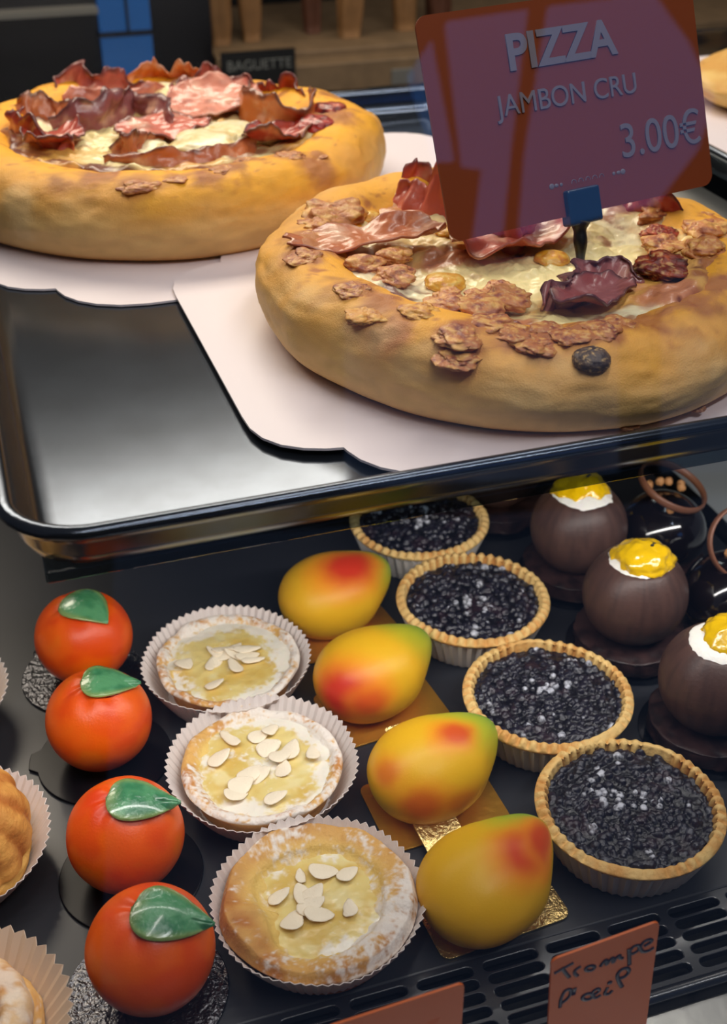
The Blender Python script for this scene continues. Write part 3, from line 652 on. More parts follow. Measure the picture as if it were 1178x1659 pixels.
# gold cards with folded tab
GC = [(0.172, 0.5730, R_(10)), (0.1735, 0.4960, R_(6)), (0.1755, 0.4180, R_(2)), (0.1765, 0.3530, R_(4))]
gl = ['gold card under the rearmost mango cake', 'gold card under the mango cake with the red left end', 'gold card under the mango cake with the small spot', 'crinkled gold card under the nearest mango cake']
for i, (x, y, rz) in enumerate(GC):
    r = empty('gold_cake_card', (x, y, 0.0004), rz, gl[i], 'cake board', 'gold cards under the mango cakes')
    prism('card', rrect(0.066, 0.048, 0.005, 6), 0, 0.0010, M['gold_foil' if i == 3 else 'gold'], r, bev=0.0002)
    if i in (2, 3):
        o = prism('tab', rrect(0.022, 0.030, 0.002, 4), -0.0005, 0.0005, M['gold_foil'], r, loc=(-0.004 if i == 3 else 0.004, 0.036 if i == 3 else 0.038, 0.0050), rot=(R_(17), 0, R_(4)))

# ------------------------------------------------------------------ paper cases
def paper_case(root, r0, r1, h, pleats, amp, m, z0=0.0006, name='paper_case', wob=0.0, seed=0):
    nu = pleats * 6; nv = 12
    T, J = np.meshgrid(np.linspace(0, 2 * PI, nu, endpoint=False), np.linspace(0, 1, nv), indexing='ij'); T = T.ravel(); J = J.ravel()
    tri = 2 * np.abs(((T * pleats / (2 * PI)) % 1) * 2 - 1) - 1
    r = r0 + (r1 - r0) * J ** 0.9 + amp * tri * (0.35 + 0.65 * J) + wob * J * vn(np.stack([np.cos(T) * 2, np.sin(T) * 2, 0 * T + seed], -1), 1.0, seed)
    P = np.stack([r * np.cos(T), r * np.sin(T), z0 + h * J + 0.0005 * tri * J], -1)
    F = gridf(nu, nv, True, False); F.append(tuple(i * nv for i in range(nu))[::-1])
    o = me(name, P, F, m, root, smooth=False); solid(o, 0.00035, 0.0)
    return o
def disc_field(name, root, rx, ry, zf, cf, m, nr=60, nt=160):
    Rr, T = np.meshgrid(np.linspace(0, 1, nr), np.linspace(0, 2 * PI, nt, endpoint=False), indexing='ij'); Rr = Rr.ravel(); T = T.ravel()
    P = np.stack([Rr * rx * np.cos(T), Rr * ry * np.sin(T), 0 * T], -1); P[:, 2] = zf(P, Rr, T)
    return me(name, P, gridf(nr, nt, False, True), m, root, cf(P, Rr, T))

# ------------------------------------------------------------------ blueberry tarts
def blueberry(x, y, seed, label, cat='tart'):
    root = empty('blueberry_tart', (x, y, 0.0004), seed * 1.1, label, cat, 'blueberry tarts in a row')
    paper_case(root, 0.0365, 0.0437, 0.0200, 50, 0.0013, M['foil'])
    # crimped shell
    nb = 48; nu = nb * 10; nv = 22
    prof = catmull([(0.036, 0.002), (0.0405, 0.016), (0.0425, 0.0205), (0.0452, 0.0218), (0.0462, 0.0240), (0.0450, 0.0262), (0.0425, 0.0270), (0.0404, 0.0258), (0.0394, 0.0232), (0.0385, 0.019), (0.036, 0.016)], 4)
    nv = len(prof); T, I = np.meshgrid(np.linspace(0, 2 * PI, nu, endpoint=False), np.arange(nv), indexing='ij'); T = T.ravel(); I = I.ravel()
    bead = np.abs(np.sin(T * nb / 2 + 0.5 * np.sin(3 * T))) ** 0.8
    # some stretches of the rim are smooth
    ring = np.stack([np.cos(T) * 1.2, np.sin(T) * 1.2, 0 * T + seed], -1); smo = ss(0.25, 0.5, vn(ring, 1.6, seed)) * 0.8
    bead = bead * (1 - smo) + 0.75 * smo
    k = I / (nv - 1); rimw = ss(0.35, 0.5, k) * ss(1.0, 0.85, k)
    r = prof[I, 0] + (-0.0024 * (1 - bead)) * ss(0.4, 0.5, k) * ss(0.75, 0.5, k) + 0.0040 * (1 - bead) * ss(0.6, 0.75, k) * ss(1.0, 0.9, k)
    z = prof[I, 1] - 0.0020 * (1 - bead) * rimw + 0.0010 * vn(ring, 2.0, seed + 3) * rimw
    P = np.stack([r * np.cos(T), r * np.sin(T), z], -1)
    g0 = lin((232, 194, 124)); g1 = lin((216, 160, 88)); dk = lin((120, 62, 48)); n_ = fbm(P, 90, 3, seed)
    c = mixc(np.broadcast_to(g0, P.shape), g1, ss(-0.2, 0.5, n_ + 0.5 * (0.8 - bead))); c = mixc(c, dk, ss(0.8, 1.0, k) * 0.8)
    me('pastry_shell', P, gridf(nu, nv, True, False), M['pastry'], root, c)
    rng = np.random.RandomState(seed); R0 = 0.0398
    B = []
    while len(B) < 460:
        a = rng.uniform(0, 2 * PI); q = R0 * math.sqrt(rng.uniform(0, 1)); B.append((q * math.cos(a), q * math.sin(a), rng.uniform(0.0012, 0.0026), rng.uniform(-0.0010, 0.0010), rng.uniform(0, 1)))
    B = np.array(B); cl = rng.uniform(-0.010, 0.010, (3, 2))
    st = {}
    def zf(P, Rr, T):
        d2 = (P[:, None, 0] - B[None, :, 0]) ** 2 + (P[:, None, 1] - B[None, :, 1]) ** 2
        h = np.sqrt(np.clip(B[None, :, 2] ** 2 - d2, 0, None)) * 0.85 + B[None, :, 3] * (d2 < B[None, :, 2] ** 2)
        st['w'] = np.argmax(h, 1); st['h'] = h.max(1)
        return 0.0215 + st['h'] + 0.0006 * fbm(P, 420, 3, seed) + 0.0012 * (1 - Rr ** 2)
    def cf(P, Rr, T):
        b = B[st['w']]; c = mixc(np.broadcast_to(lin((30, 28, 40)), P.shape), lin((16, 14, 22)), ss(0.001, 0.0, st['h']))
        c = mixc(c, lin((52, 34, 44)), ss(0.1, 0.5, fbm(P, 120, 3, seed + 1)) * 0.6)
        dc = np.min(np.sqrt((b[:, None, 0] - cl[None, :, 0]) ** 2 + (b[:, None, 1] - cl[None, :, 1]) ** 2), 1)
        sug = ((b[:, 4] > 0.30) & (dc < 0.0075)) | (b[:, 4] > 0.95)
        c = mixc(c, lin((206, 208, 218)), sug * ss(0.0006, 0.0014, st['h']) * ss(-0.5, 0.2, fbm(P, 600, 3, seed + 5)) * 0.85)
        c = mixc(c, lin((96, 98, 108)), ss(0.30, 0.55, fbm(P, 420, 3, seed + 8)) * 0.5)
        return c
    disc_field('blueberry_filling', root, R0, R0, zf, cf, M['berries'], 110, 300)
for (x, y, sd, lb) in [(0.2480, 0.6370, 4, 'blueberry tart at the back of its row, partly hidden under the tray'),
                       (0.2485, 0.5455, 11, 'blueberry tart second from the back, beside the green-tipped red-ended mango'),
                       (0.2540, 0.4530, 17, 'blueberry tart third from the back, behind the nearest one'),
                       (0.2570, 0.3665, 23, 'nearest blueberry tart, just behind the vent grille')]:
    blueberry(x, y, sd, lb)

# ------------------------------------------------------------------ pear and almond tarts
def pear_tart(x, y, seed, label, rc, rf, ox, oy, puff, flakes, sugar, dia=0.047):
    root = empty('pear_tart', (x, y, 0.0004), 0, label, 'tart', 'pear and almond tarts in a row')
    paper_case(root, 0.0345, dia, 0.0235, 64, 0.0008, M['paper'], wob=0.0010, seed=seed)
    nu, nv = 460, 0
    prof = catmull([(0.0, 0.001), (0.74, 0.002), (0.86, 0.50), (0.97, 0.86), (1.0, 0.97), (0.985, 1.04), (0.94, 1.06), (0.89, 1.02), (0.85, 0.93), (0.78, 0.86), (0.5, 0.8)], 5)
    nv = len(prof); T, I = np.meshgrid(np.linspace(0, 2 * PI, nu, endpoint=False), np.arange(nv), indexing='ij'); T = T.ravel(); I = I.ravel()
    ring = np.stack([np.cos(T) * 1.4, np.sin(T) * 1.4, 0 * T + seed], -1); k = I / (nv - 1)
    pf = np.zeros_like(T)
    for (a, wd, am) in puff: pf += am * np.exp(-(np.angle(np.exp(1j * (T - R_(a)))) / R_(wd)) ** 2)
    rn = vn(ring, 2.0, seed) * 0.0008
    R = rc + rn + pf * 0.0022
    rr = prof[I, 0] * R - pf * 0.0095 * ss(0.62, 0.86, k) * ss(1.0, 0.95, k)
    z = prof[I, 1] * 0.0205 + pf * 0.0066 * ss(0.45, 0.62, k) * ss(0.98, 0.80, k) + 0.0022 * vn(ring, 3.4, seed + 2) * ss(0.3, 0.5, k)
    P = np.stack([rr * np.cos(T), rr * np.sin(T), z], -1)
    P[:, 2] += (0.0007 * fbm(P, 130, 3, seed) + 0.0005 * fbm(P, 600, 3, seed + 3)) * ss(0.3, 0.5, k)
    g0 = lin((222, 172, 96)); g1 = lin((190, 122, 60)); g2 = lin((232, 196, 110)); br = lin((150, 86, 44)); wt = lin((240, 232, 222))
    c = mixc(np.broadcast_to(g0, P.shape), g1, ss(-0.1, 0.5, fbm(P, 70, 4, seed + 1))); c = mixc(c, br, ss(0.5, 0.15, k) * 0.35)
    for (a, wd, am) in [p_ for p_ in puff if p_[2] > 0.65][:3]: c = mixc(c, br, 0.85 * np.exp(-(np.angle(np.exp(1j * (T - R_(a)))) / R_(wd)) ** 2) * ss(0.85, 0.55, k) * (0.6 + 0.6 * fbm(P, 90, 3, seed + 15)))
    c = mixc(c, g2, ss(0.70, 0.9, k))
    sg_ = fbm(P, 520, 3, seed + 6) * 0.7 + fbm(P, 120, 3, seed + 16) * 0.5 + fbm(ring, 1.6, 3, seed + 7) * 0.40 - 0.05
    for (a, wd, am) in sugar: sg_ = sg_ + am * np.exp(-(np.angle(np.exp(1j * (T - R_(a)))) / R_(wd)) ** 2)
    c = mixc(c, wt, ss(0.0, 0.62, sg_) * ss(0.30, 0.45, k) * 0.95)
    me('pastry_shell', P, gridf(nu, nv, True, False), M['pastry'], root, c, loc=(ox, oy, 0.0008))
    def zf(P, Rr, T): return 0.0188 + 0.0012 * fbm(P, 60, 3, seed + 4) + 0.0005 * (1 - Rr ** 2) + 0.0003 * fbm(P, 300, 3, seed)
    def cf(P, Rr, T):
        c = mixc(np.broadcast_to(lin((230, 208, 134)), P.shape), lin((218, 184, 96)), ss(-0.1, 0.4, fbm(P, 70, 3, seed + 9)))
        c = mixc(c, lin((238, 222, 164)), ss(0.1, 0.4, fbm(P + 3, 90, 3, seed + 10)) * 0.8)
        n_ = 0.75 * fbm(P, 75, 4, seed + 12) + 0.35 * fbm(P, 500, 3, seed + 13) + 0.22 * np.exp(-((P[:, 0] ** 2 + P[:, 1] ** 2) / 0.013 ** 2))
        for (a, wd, am) in sugar: n_ = n_ + am * 0.8 * np.exp(-(np.angle(np.exp(1j * (T - R_(a)))) / R_(wd)) ** 2) * ss(0.45, 1.0, Rr)
        c = mixc(c, lin((243, 236, 222)), ss(0.18, 0.50, n_ + 0.12 * ss(0.7, 1, Rr)) * 0.95)
        return c
    f = disc_field('pear_filling', root, rf, rf, zf, cf, M['pear'], 70, 180); f.location = (ox, oy, 0.0008)
    rng = random.Random(seed)
    for (fx, fy, ang, ln, wd) in flakes:
        P, F = sphere(22, 12); P = P.reshape(-1, 3).copy(); t_ = P[:, 0]
        ln *= 1.15; wd *= 1.2
        Q = np.stack([P[:, 0] * ln, P[:, 1] * wd * (1 - 0.35 * t_), P[:, 2] * 0.0007 + 0.10 * ln * t_ ** 2], -1) + 0.0005 * np.stack([vn(P + fx * 900, 2.2, 1), vn(P + fy * 900, 2.2, 2), 0 * t_], -1)
        me('almond_flake', Q, F, M['almond'], root, loc=(ox + fx, oy + fy, 0.0212 + rng.uniform(0, 0.0014)), rot=(rng.uniform(-.25, .25), rng.uniform(-.3, .3), ang))
def rnd_flakes(seed, n, r, cx=0, cy=0, l0=0.0045):
    g_ = random.Random(seed); return [(cx + g_.gauss(0, r), cy + g_.gauss(0, r * 0.8), g_.uniform(0, PI), g_.uniform(0.7, 1.1) * l0, g_.uniform(0.4, 0.62) * l0) for _ in range(n)]
pear_tart(0.0955, 0.5380, 3, 'rearmost pear tart, with a heap of almond flakes in the middle', 0.0405, 0.0355, 0.001, 0.001,
          [], [(0.000, 0.004, 0.3, 0.006, 0.003), (0.004, 0.002, 2.4, 0.006, 0.0026), (-0.006, 0.002, 1.0, 0.0065, 0.0026), (0.002, -0.007, 1.75, 0.006, 0.0032), (0.012, 0.004, -0.1, 0.007, 0.0026), (0.011, -0.001, 0.2, 0.0065, 0.0030), (0.013, -0.006, 0.0, 0.006, 0.0018), (-0.010, -0.001, 1.1, 0.006, 0.0022), (-0.002, 0.009, 0.2, 0.005, 0.003), (-0.024, 0.003, 0.8, 0.005, 0.004), (-0.007, 0.008, 2.0, 0.005, 0.002), (0.006, 0.008, 0.7, 0.005, 0.002), (-0.012, -0.020, 0.1, 0.005, 0.003)],
          [(90, 60, 0.7), (-70, 55, 0.6), (0, 40, 0.5), (180, 35, 0.4)])
pear_tart(0.0945, 0.4525, 8, 'middle pear tart with broad almond flakes scattered over its pale filling', 0.0410, 0.0355, 0.0, 0.0,
          [(180, 40, 0.25)], [(0.006, 0.010, 0.1, 0.006, 0.0042), (0.016, 0.004, 0.9, 0.006, 0.0042), (0.010, 0.001, 0.3, 0.006, 0.004), (-0.008, -0.006, 0.5, 0.0065, 0.0042), (-0.004, -0.007, 0.1, 0.006, 0.004), (0.009, -0.007, 1.2, 0.005, 0.0035), (-0.014, -0.012, 0.3, 0.006, 0.0045), (-0.018, -0.017, 0.0, 0.0055, 0.004), (0.003, 0.020, 0.1, 0.005, 0.0035), (-0.012, 0.022, 2.0, 0.007, 0.0025), (0.010, 0.022, 0.7, 0.005, 0.003), (-0.020, 0.010, 0.4, 0.006, 0.004), (0.0, -0.026, 0.1, 0.0055, 0.003), (0.026, -0.002, 1.4, 0.005, 0.003)],
          [(70, 55, 0.6), (-60, 60, 0.5), (-130, 45, 0.5), (10, 30, 0.3)], dia=0.0485)
pear_tart(0.0970, 0.3612, 14, 'nearest pear tart, puffed golden rim with sugar dusted at its right front', 0.0425, 0.0365, 0.0, -0.001,
          [(188, 30, 1.1), (100, 60, 0.8), (-60, 50, 0.7), (30, 25, 0.35), (-10, 25, 0.5), (-120, 25, 0.3)], [(-0.006, 0.006, 1.6, 0.006, 0.0035), (-0.002, 0.003, 0.5, 0.006, 0.0040), (-0.004, -0.002, 0.2, 0.006, 0.0036), (-0.002, -0.008, -0.3, 0.006, 0.0036), (-0.014, -0.007, 1.0, 0.0062, 0.0042), (0.007, 0.015, -0.2, 0.0062, 0.0042), (0.017, 0.010, 0.4, 0.005, 0.0035), (0.012, -0.009, 1.4, 0.0045, 0.0028), (-0.016, 0.008, 0.3, 0.005, 0.0026), (-0.004, 0.016, 1.4, 0.0035, 0.002)],
          [(-30, 36, 0.55), (-75, 30, 0.40), (85, 45, 0.12)], dia=0.0475)

# ------------------------------------------------------------------ chocolate domes with mango jelly
def truncated_dome(name, root, R, zc, cut, seed, mt, cols, loc=(0, 0, 0)):
    P, F = sphere(90, 60); P = P.reshape(-1, 3); r = R * (1 + 0.004 * fbm(P + seed, 3, 2, seed)); Q = P * r[:, None]
    Q[:, 2] = np.clip(Q[:, 2] * 1.0, -zc + 0.001, cut); Q[:, 2] += zc
    az = np.arctan2(P[:, 1], P[:, 0])
    n_ = fbm(np.stack([np.cos(az) * 9, np.sin(az) * 9, P[:, 2] * 1.4 + seed], -1), 1.2, 4, seed)
    c = mixc(np.broadcast_to(lin(cols[0]), Q.shape), lin(cols[1]), ss(-0.3, 0.4, n_))
    return me(name, Q, F, M[mt], root, c, loc=loc)
def choc_base(root, r, h, seed, name='biscuit_base'):
    P, F = sphere(90, 40); P = P.reshape(-1, 3); q = np.sign(P) * np.abs(P) ** np.array([1, 1, 0.35])
    rr = r * (1 + 0.03 * fbm(P * 1.5 + seed, 2.0, 4, seed)); xy = P[:, :2] / (np.linalg.norm(P[:, :2], axis=1)[:, None] + 1e-9); m_ = np.clip(np.linalg.norm(P[:, :2], axis=1) * 1.15, 0, 1) ** 0.6
    Q = np.concatenate([xy * (rr * m_)[:, None], (h / 2 + q[:, 2] * h / 2 * (1 + 0.1 * fbm(P + seed, 6, 3, seed)))[:, None]], 1)
    Q += P * (0.0016 * fbm(Q, 200, 4, seed))[:, None]; Q[:, 2] = np.maximum(Q[:, 2], 0.0)
    c = mixc(np.broadcast_to(lin((58, 38, 36)), Q.shape), lin((34, 22, 22)), ss(-0.3, 0.4, fbm(Q, 180, 4, seed)))
    me(name, Q, F, M['choc'], root, c)
def plastic_disc(x, y, label, r=0.037, m='clear'):
    pts = [(r * math.cos(a), r * math.sin(a)) for a in np.linspace(0, 2 * PI, 56, endpoint=False)]
    d = prism('round_cake_card', pts, 0, 0.0012, M[m], bev=0.0003, loc=(x, y, 0.0003)); tag(d, label, 'cake board', 'round cards under the chocolate domes')
def mango_dome(x, y, seed, label, jl=(0, 0), whole=True):
    root = empty('chocolate_dome_cake', (x, y, 0.0016), 0, label, 'cake', 'chocolate domes topped with mango jelly')
    choc_base(root, 0.0325, 0.012, seed)
    truncated_dome('chocolate_shell', root, 0.0305, 0.0375 - 0.006, 0.0240, seed, 'choc', ((84, 60, 53), (70, 50, 45)), (0, 0, 0.006))
    P, F = sphere(70, 34); P = P.reshape(-1, 3); az = np.arctan2(P[:, 1], P[:, 0])
    rg = 0.0205 * (1 + 0.10 * fbm(np.stack([np.cos(az) * 2, np.sin(az) * 2, 0 * az + seed], -1), 2.2, 4, seed))
    Q = np.stack([P[:, 0] * rg, P[:, 1] * rg, P[:, 2] * 0.0060 - 0.0026 * (np.hypot(P[:, 0], P[:, 1]) ** 3)], -1)
    me('cream', Q, F, M['cream'], root, loc=(0, 0, 0.0605))
    P, F = sphere(80, 40); P = P.reshape(-1, 3); d = 1 + 0.22 * fbm(P + seed, 2.4, 4, seed + 2)
    Q = P * d[:, None] * np.array([0.0178, 0.0172, 0.0085]) - np.array([0, 0, 1]) * (0.0035 * np.hypot(P[:, 0], P[:, 1]) ** 3)[:, None]; me('mango_jelly', Q, F, M['jelly'], root, loc=(jl[0], jl[1], 0.0650))
    for k, (sx, sy) in enumerate(((0.002, -0.003), (0.004, -0.0015), (0.001, 0.002))):
        P, F = sphere(12, 8); me('seed', P.reshape(-1, 3) * np.array([0.0012, 0.0009, 0.0008]), F, M['seed'], root, loc=(jl[0] + sx, jl[1] + sy, 0.0735 - 0.0004 * k))
for (x, y, sd, lb, jl, cl_) in [
        (0.3330, 0.5770, 31, 'chocolate dome with white cream and mango jelly, rearmost whole one below the tray edge', (0.001, 0.004), 'clear round card under the rearmost mango jelly dome'),
        (0.3320, 0.5020, 32, 'chocolate dome fully capped with yellow mango jelly, between two other domes', (0.002, -0.001), 'clear round card under the fully capped jelly dome'),
        (0.3365, 0.4210, 33, 'nearest chocolate dome, cut by the right edge, cream showing left of its jelly', (0.006, 0.001), 'clear round card under the nearest jelly dome'),
        (0.3150, 0.6640, 34, 'chocolate dome almost hidden beneath the upper tray behind the blueberry tarts', (0, 0), 'clear round card under the dome hidden by the tray')]:
    plastic_disc(x, y, cl_); mango_dome(x, y, sd, lb, jl)

def black_dome(x, y, seed, label, ring, nugs):
    root = empty('glazed_dome_cake', (x, y, 0.0016), 0, label, 'cake', 'black glazed domes with chocolate rings')
    choc_base(root, 0.0300, 0.006, seed)
    P, F = sphere(80, 50); P = P.reshape(-1, 3); Q = P * np.array([0.0288, 0.0288, 0.0270]); Q[:, 2] = np.maximum(Q[:, 2], -0.018)
    me('glazed_dome', Q, F, M['glaze'], root, loc=(0, 0, 0.0235))
    (cx, cy, cz, r, tl, ty) = ring
    E_ = Euler((tl, ty, 0)); nt = 64; V = []
    for i in range(nt):
        a = 2 * PI * i / nt
        for (dr, dz) in ((-0.0013, -0.0030), (0.0013, -0.0030), (0.0013, 0.0030), (-0.0013, 0.0030)):
            q = Vector(((r + dr) * math.cos(a), (r + dr) * math.sin(a), dz)); q.rotate(E_); V.append((q.x + cx, q.y + cy, q.z + cz))
    smooth_sub(me('chocolate_ring', V, gridf(nt, 4, True, True), M['choc_ring'], root))
    for k, (nx, ny, nz, nr) in enumerate(nugs):
        P, F = sphere(16, 10); P = P.reshape(-1, 3); me('caramel_nugget', P * (1 + 0.3 * fbm(P + k + seed, 2, 3, k))[:, None] * nr, F, M['nugget'], root, loc=(nx, ny, nz))
black_dome(0.3920, 0.5735, 41, 'black glazed dome with a leaning chocolate ring and caramel nuggets, behind the other',
           (0.006, 0.004, 0.0545, 0.0225, R_(14), R_(16)), [(-0.004, -0.012, 0.0482, 0.0026), (0.002, 0.013, 0.0535, 0.0030), (0.008, 0.012, 0.0530, 0.0028), (0.014, 0.006, 0.0510, 0.0028), (0.019, 0.014, 0.048, 0.0026), (-0.002, 0.018, 0.0490, 0.0028)])
black_dome(0.3960, 0.4990, 42, 'black glazed dome cut by the right edge with an upright chocolate ring',
           (0.004, 0.002, 0.0600, 0.0215, R_(58), R_(-8)), [(-0.002, 0.006, 0.0508, 0.0026), (0.004, 0.004, 0.0515, 0.0028), (0.0, 0.000, 0.0515, 0.0026), (0.009, 0.009, 0.0500, 0.0026)])
for (x, y, lb) in ((0.392, 0.5735, 'gold round card under the rear black glazed dome'), (0.396, 0.499, 'gold round card under the black glazed dome at right edge')):
    plastic_disc(x, y, lb, 0.033, 'gold')
# brown cake whose edge shows at the right border
rt_ = empty('chocolate_biscuit', (0.3480, 0.3520, 0.0004), 0, 'dark chocolate biscuit edge at the right border beside the nearest blueberry tart', 'biscuit')
choc_base(rt_, 0.0335, 0.024, 51)
rt_.location = (0.3535, 0.3560, 0.0004)

# ------------------------------------------------------------------ pastries at the left border
# choux with sugar in a paper case (bottom left)
cx_, cy_ = -0.0650, 0.3450
r = empty('choux_pastry', (cx_, cy_, 0.0004), 0, 'sugar-dusted round choux in a beige pleated paper case at bottom left', 'pastry')
paper_case(r, 0.030, 0.0495, 0.024, 46, 0.0013, mat('beige_paper', (214, 192, 170), 0.7), wob=0.0010, seed=5)
def dough(root, name, rx, ry, rz, z, seed, cols, sug=0.0, loc=(0, 0), amp=0.10, mt='pastry', sc=2.0):
    P, F = sphere(110, 60); P = P.reshape(-1, 3); d = 1 + amp * fbm(P + seed, sc, 4, seed); Q = P * d[:, None] * np.array([rx, ry, rz]); Q[:, 2] = np.maximum(Q[:, 2], -z + 0.001)
    c = mixc(np.broadcast_to(lin(cols[0]), Q.shape), lin(cols[1]), ss(-0.2, 0.4, fbm(P + seed, 3, 4, seed + 1)))
    if sug: c = mixc(c, lin((240, 234, 226)), ss(0.15, 0.5, fbm(P + seed, 26, 3, seed + 2) * 0.6 + sug * P[:, 2]) * 0.9)
    return me(name, Q, F, M[mt], root, c, loc=(loc[0], loc[1], z))
dough(r, 'choux_base', 0.0375, 0.0375, 0.012, 0.0125, 61, ((224, 178, 112), (196, 136, 72)), 0.25)
V = []
nt, ns = 140, 26
T, U = np.meshgrid(np.linspace(0, 2 * PI, nt, endpoint=False), np.linspace(0, 2 * PI, ns, endpoint=False), indexing='ij'); T = T.ravel(); U = U.ravel()
tr = 0.0075 * (1 + 0.16 * fbm(np.stack([np.cos(T) * 2, np.sin(T) * 2, np.cos(U)], -1), 2.0, 4, 63))
P = np.stack([(0.0275 + tr * np.cos(U)) * np.cos(T), (0.0275 + tr * np.cos(U)) * np.sin(T), 0.0225 + tr * np.sin(U)], -1)
c = mixc(np.broadcast_to(lin((232, 196, 150)), P.shape), lin((206, 150, 92)), ss(-0.2, 0.4, fbm(P, 90, 4, 64))); c = mixc(c, lin((244, 236, 226)), ss(0.0, 0.5, fbm(P, 300, 3, 65) + 0.3 * np.sin(U)) * 0.6)
me('choux_ring', P, gridf(nt, ns, True, True), M['pastry'], r, c)
dough(r, 'choux_ball', 0.0215, 0.0215, 0.017, 0.0330, 66, ((196, 168, 132), (160, 128, 96)), 0.55, amp=0.05, loc=(-0.001, 0.004))
# tall golden ribbed pastry (middle left)
r = empty('ribbed_pastry', (-0.0615, 0.4480, 0.0004), 0, 'tall golden ridged pastry in a white paper case at the left edge', 'pastry')
paper_case(r, 0.032, 0.0495, 0.024, 60, 0.0009, M['paper'], wob=0.0010, seed=9)
dough(r, 'pastry_base', 0.0400, 0.0400, 0.013, 0.0135, 71, ((224, 176, 96), (200, 140, 66)), 0.0)
nt, ns = 200, 60
T, K = np.meshgrid(np.linspace(0, 2 * PI, nt, endpoint=False), np.linspace(0, 1, ns), indexing='ij'); T = T.ravel(); K = K.ravel()
rr = 0.0385 * (1 - K ** 3.2 * 0.92) * (1 + 0.055 * np.abs(np.sin(T * 7 + K * 3)) + 0.05 * fbm(np.stack([np.cos(T), np.sin(T), K * 2], -1), 3, 3, 72))
P = np.stack([rr * np.cos(T), rr * np.sin(T), 0.018 + 0.048 * K], -1)
c = mixc(np.broadcast_to(lin((222, 164, 84)), P.shape), lin((178, 108, 48)), ss(-0.3, 0.5, fbm(P, 90, 4, 73) + 0.5 * (0.6 - np.abs(np.sin(T * 7 + K * 3)))))
me('pastry_swirl', P, gridf(nt, ns, True, False), M['pastry'], r, c)
# case at the very edge (upper left)
r = empty('cased_pastry', (-0.0730, 0.5600, 0.0004), 0, 'pastry in a white paper case, only its rim showing at left beside the rear orange', 'pastry')
paper_case(r, 0.034, 0.0490, 0.024, 60, 0.0009, M['paper'], wob=0.0006, seed=12)
dough(r, 'pastry_base', 0.0400, 0.0400, 0.015, 0.0155, 75, ((224, 176, 96), (200, 140, 66)), 0.2)

# ------------------------------------------------------------------ orange cards at the front
def card_at(name, label, loc, rot, wd, ht, m):
    root = empty(name, loc, 0, label, 'sign'); root.rotation_euler = rot
    prism('card', rrect(wd, ht, 0.0028, 6, 0, ht / 2), -0.0005, 0.0005, m, root)
    box('holder', (-0.008, -0.002, -0.004), (0.008, 0.006, 0.004), M['plastic'], root, bev=0.001)
    return root
c1 = card_at('handwritten_card', "orange card handwritten Trompe l'oeil in front of the vent grille", (0.1868, 0.262, 0.0045), (R_(90), R_(-3.0), R_(2)), 0.0462, 0.0755, M['orange_card'])
def stroke(pts, rad):
    Q = catmull([(a, b) for a, b in pts], 6) if len(pts) > 2 else np.array(pts, float)
    out = []
    for x, y in Q:
        uu = (x - 20) / 700.0; vv = (y - (512 - 195 * uu)) / 700.0
        out.append(((uu - 0.5) * 0.0462, 0.0755 - vv * 0.0462 * 1.02, 0.0006))
    return tube(None, out, rad, None, n=8, flat=0.35)
def ell(cx, cy, rx, ry, a0=0, a1=360, n=12): return [(cx + rx * math.cos(R_(a0 + (a1 - a0) * k / n)), cy + ry * math.sin(R_(a0 + (a1 - a0) * k / n))) for k in range(n + 1)]
K_ = 0.00082
ST = [([(40, 632), (100, 598), (162, 565)], K_), ([(88, 592), (112, 640), (142, 692)], K_), ([(196, 692), (176, 665), (178, 635), (212, 606)], K_),
      (ell(276, 640, 30, 22), K_), ([(345, 640), (362, 605), (380, 590), (386, 630), (404, 598), (424, 580), (430, 622), (446, 586), (468, 568), (474, 592), (494, 600)], K_ * 1.05),
      ([(528, 520), (536, 590), (544, 672)], K_ * 1.15), ([(530, 560), (556, 510), (592, 505), (596, 545), (560, 572), (540, 566)], K_),
      ([(632, 520), (680, 488), (664, 466), (628, 478), (606, 520), (624, 566), (664, 570), (702, 548)], K_ * 1.05),
      ([(92, 960), (96, 880), (118, 812), (152, 806), (156, 850), (136, 890), (100, 925)], K_), ([(184, 800), (178, 862)], K_ * 1.1),
      (ell(276, 905, 36, 28), K_ * 1.1), ([(312, 905), (352, 870), (340, 846), (312, 862), (306, 900), (330, 930), (366, 914)], K_), ([(408, 850), (392, 905), (420, 915), (444, 888)], K_),
      (ell(420, 808, 6, 5), K_), ([(510, 872), (484, 815), (468, 750), (490, 705), (530, 700), (546, 735), (520, 775), (484, 785)], K_ * 1.15)]
V, F = merge([stroke(p, r_) for p, r_ in ST]); me('handwriting', V, F, M['ink'], c1)
c2 = card_at('orange_card', 'orange card with faint pale marks at the bottom edge left of the handwritten card', (0.0985, 0.262, 0.0040), (R_(90), R_(0), R_(2)), 0.054, 0.0735, M['orange_card'])
V, F = merge([stroke([(560, 640), (600, 625), (640, 612)], 0.0002), stroke([(570, 655), (610, 640), (632, 634)], 0.0002)]); me('faint_mark', V, F, M['orange_card'], c2)

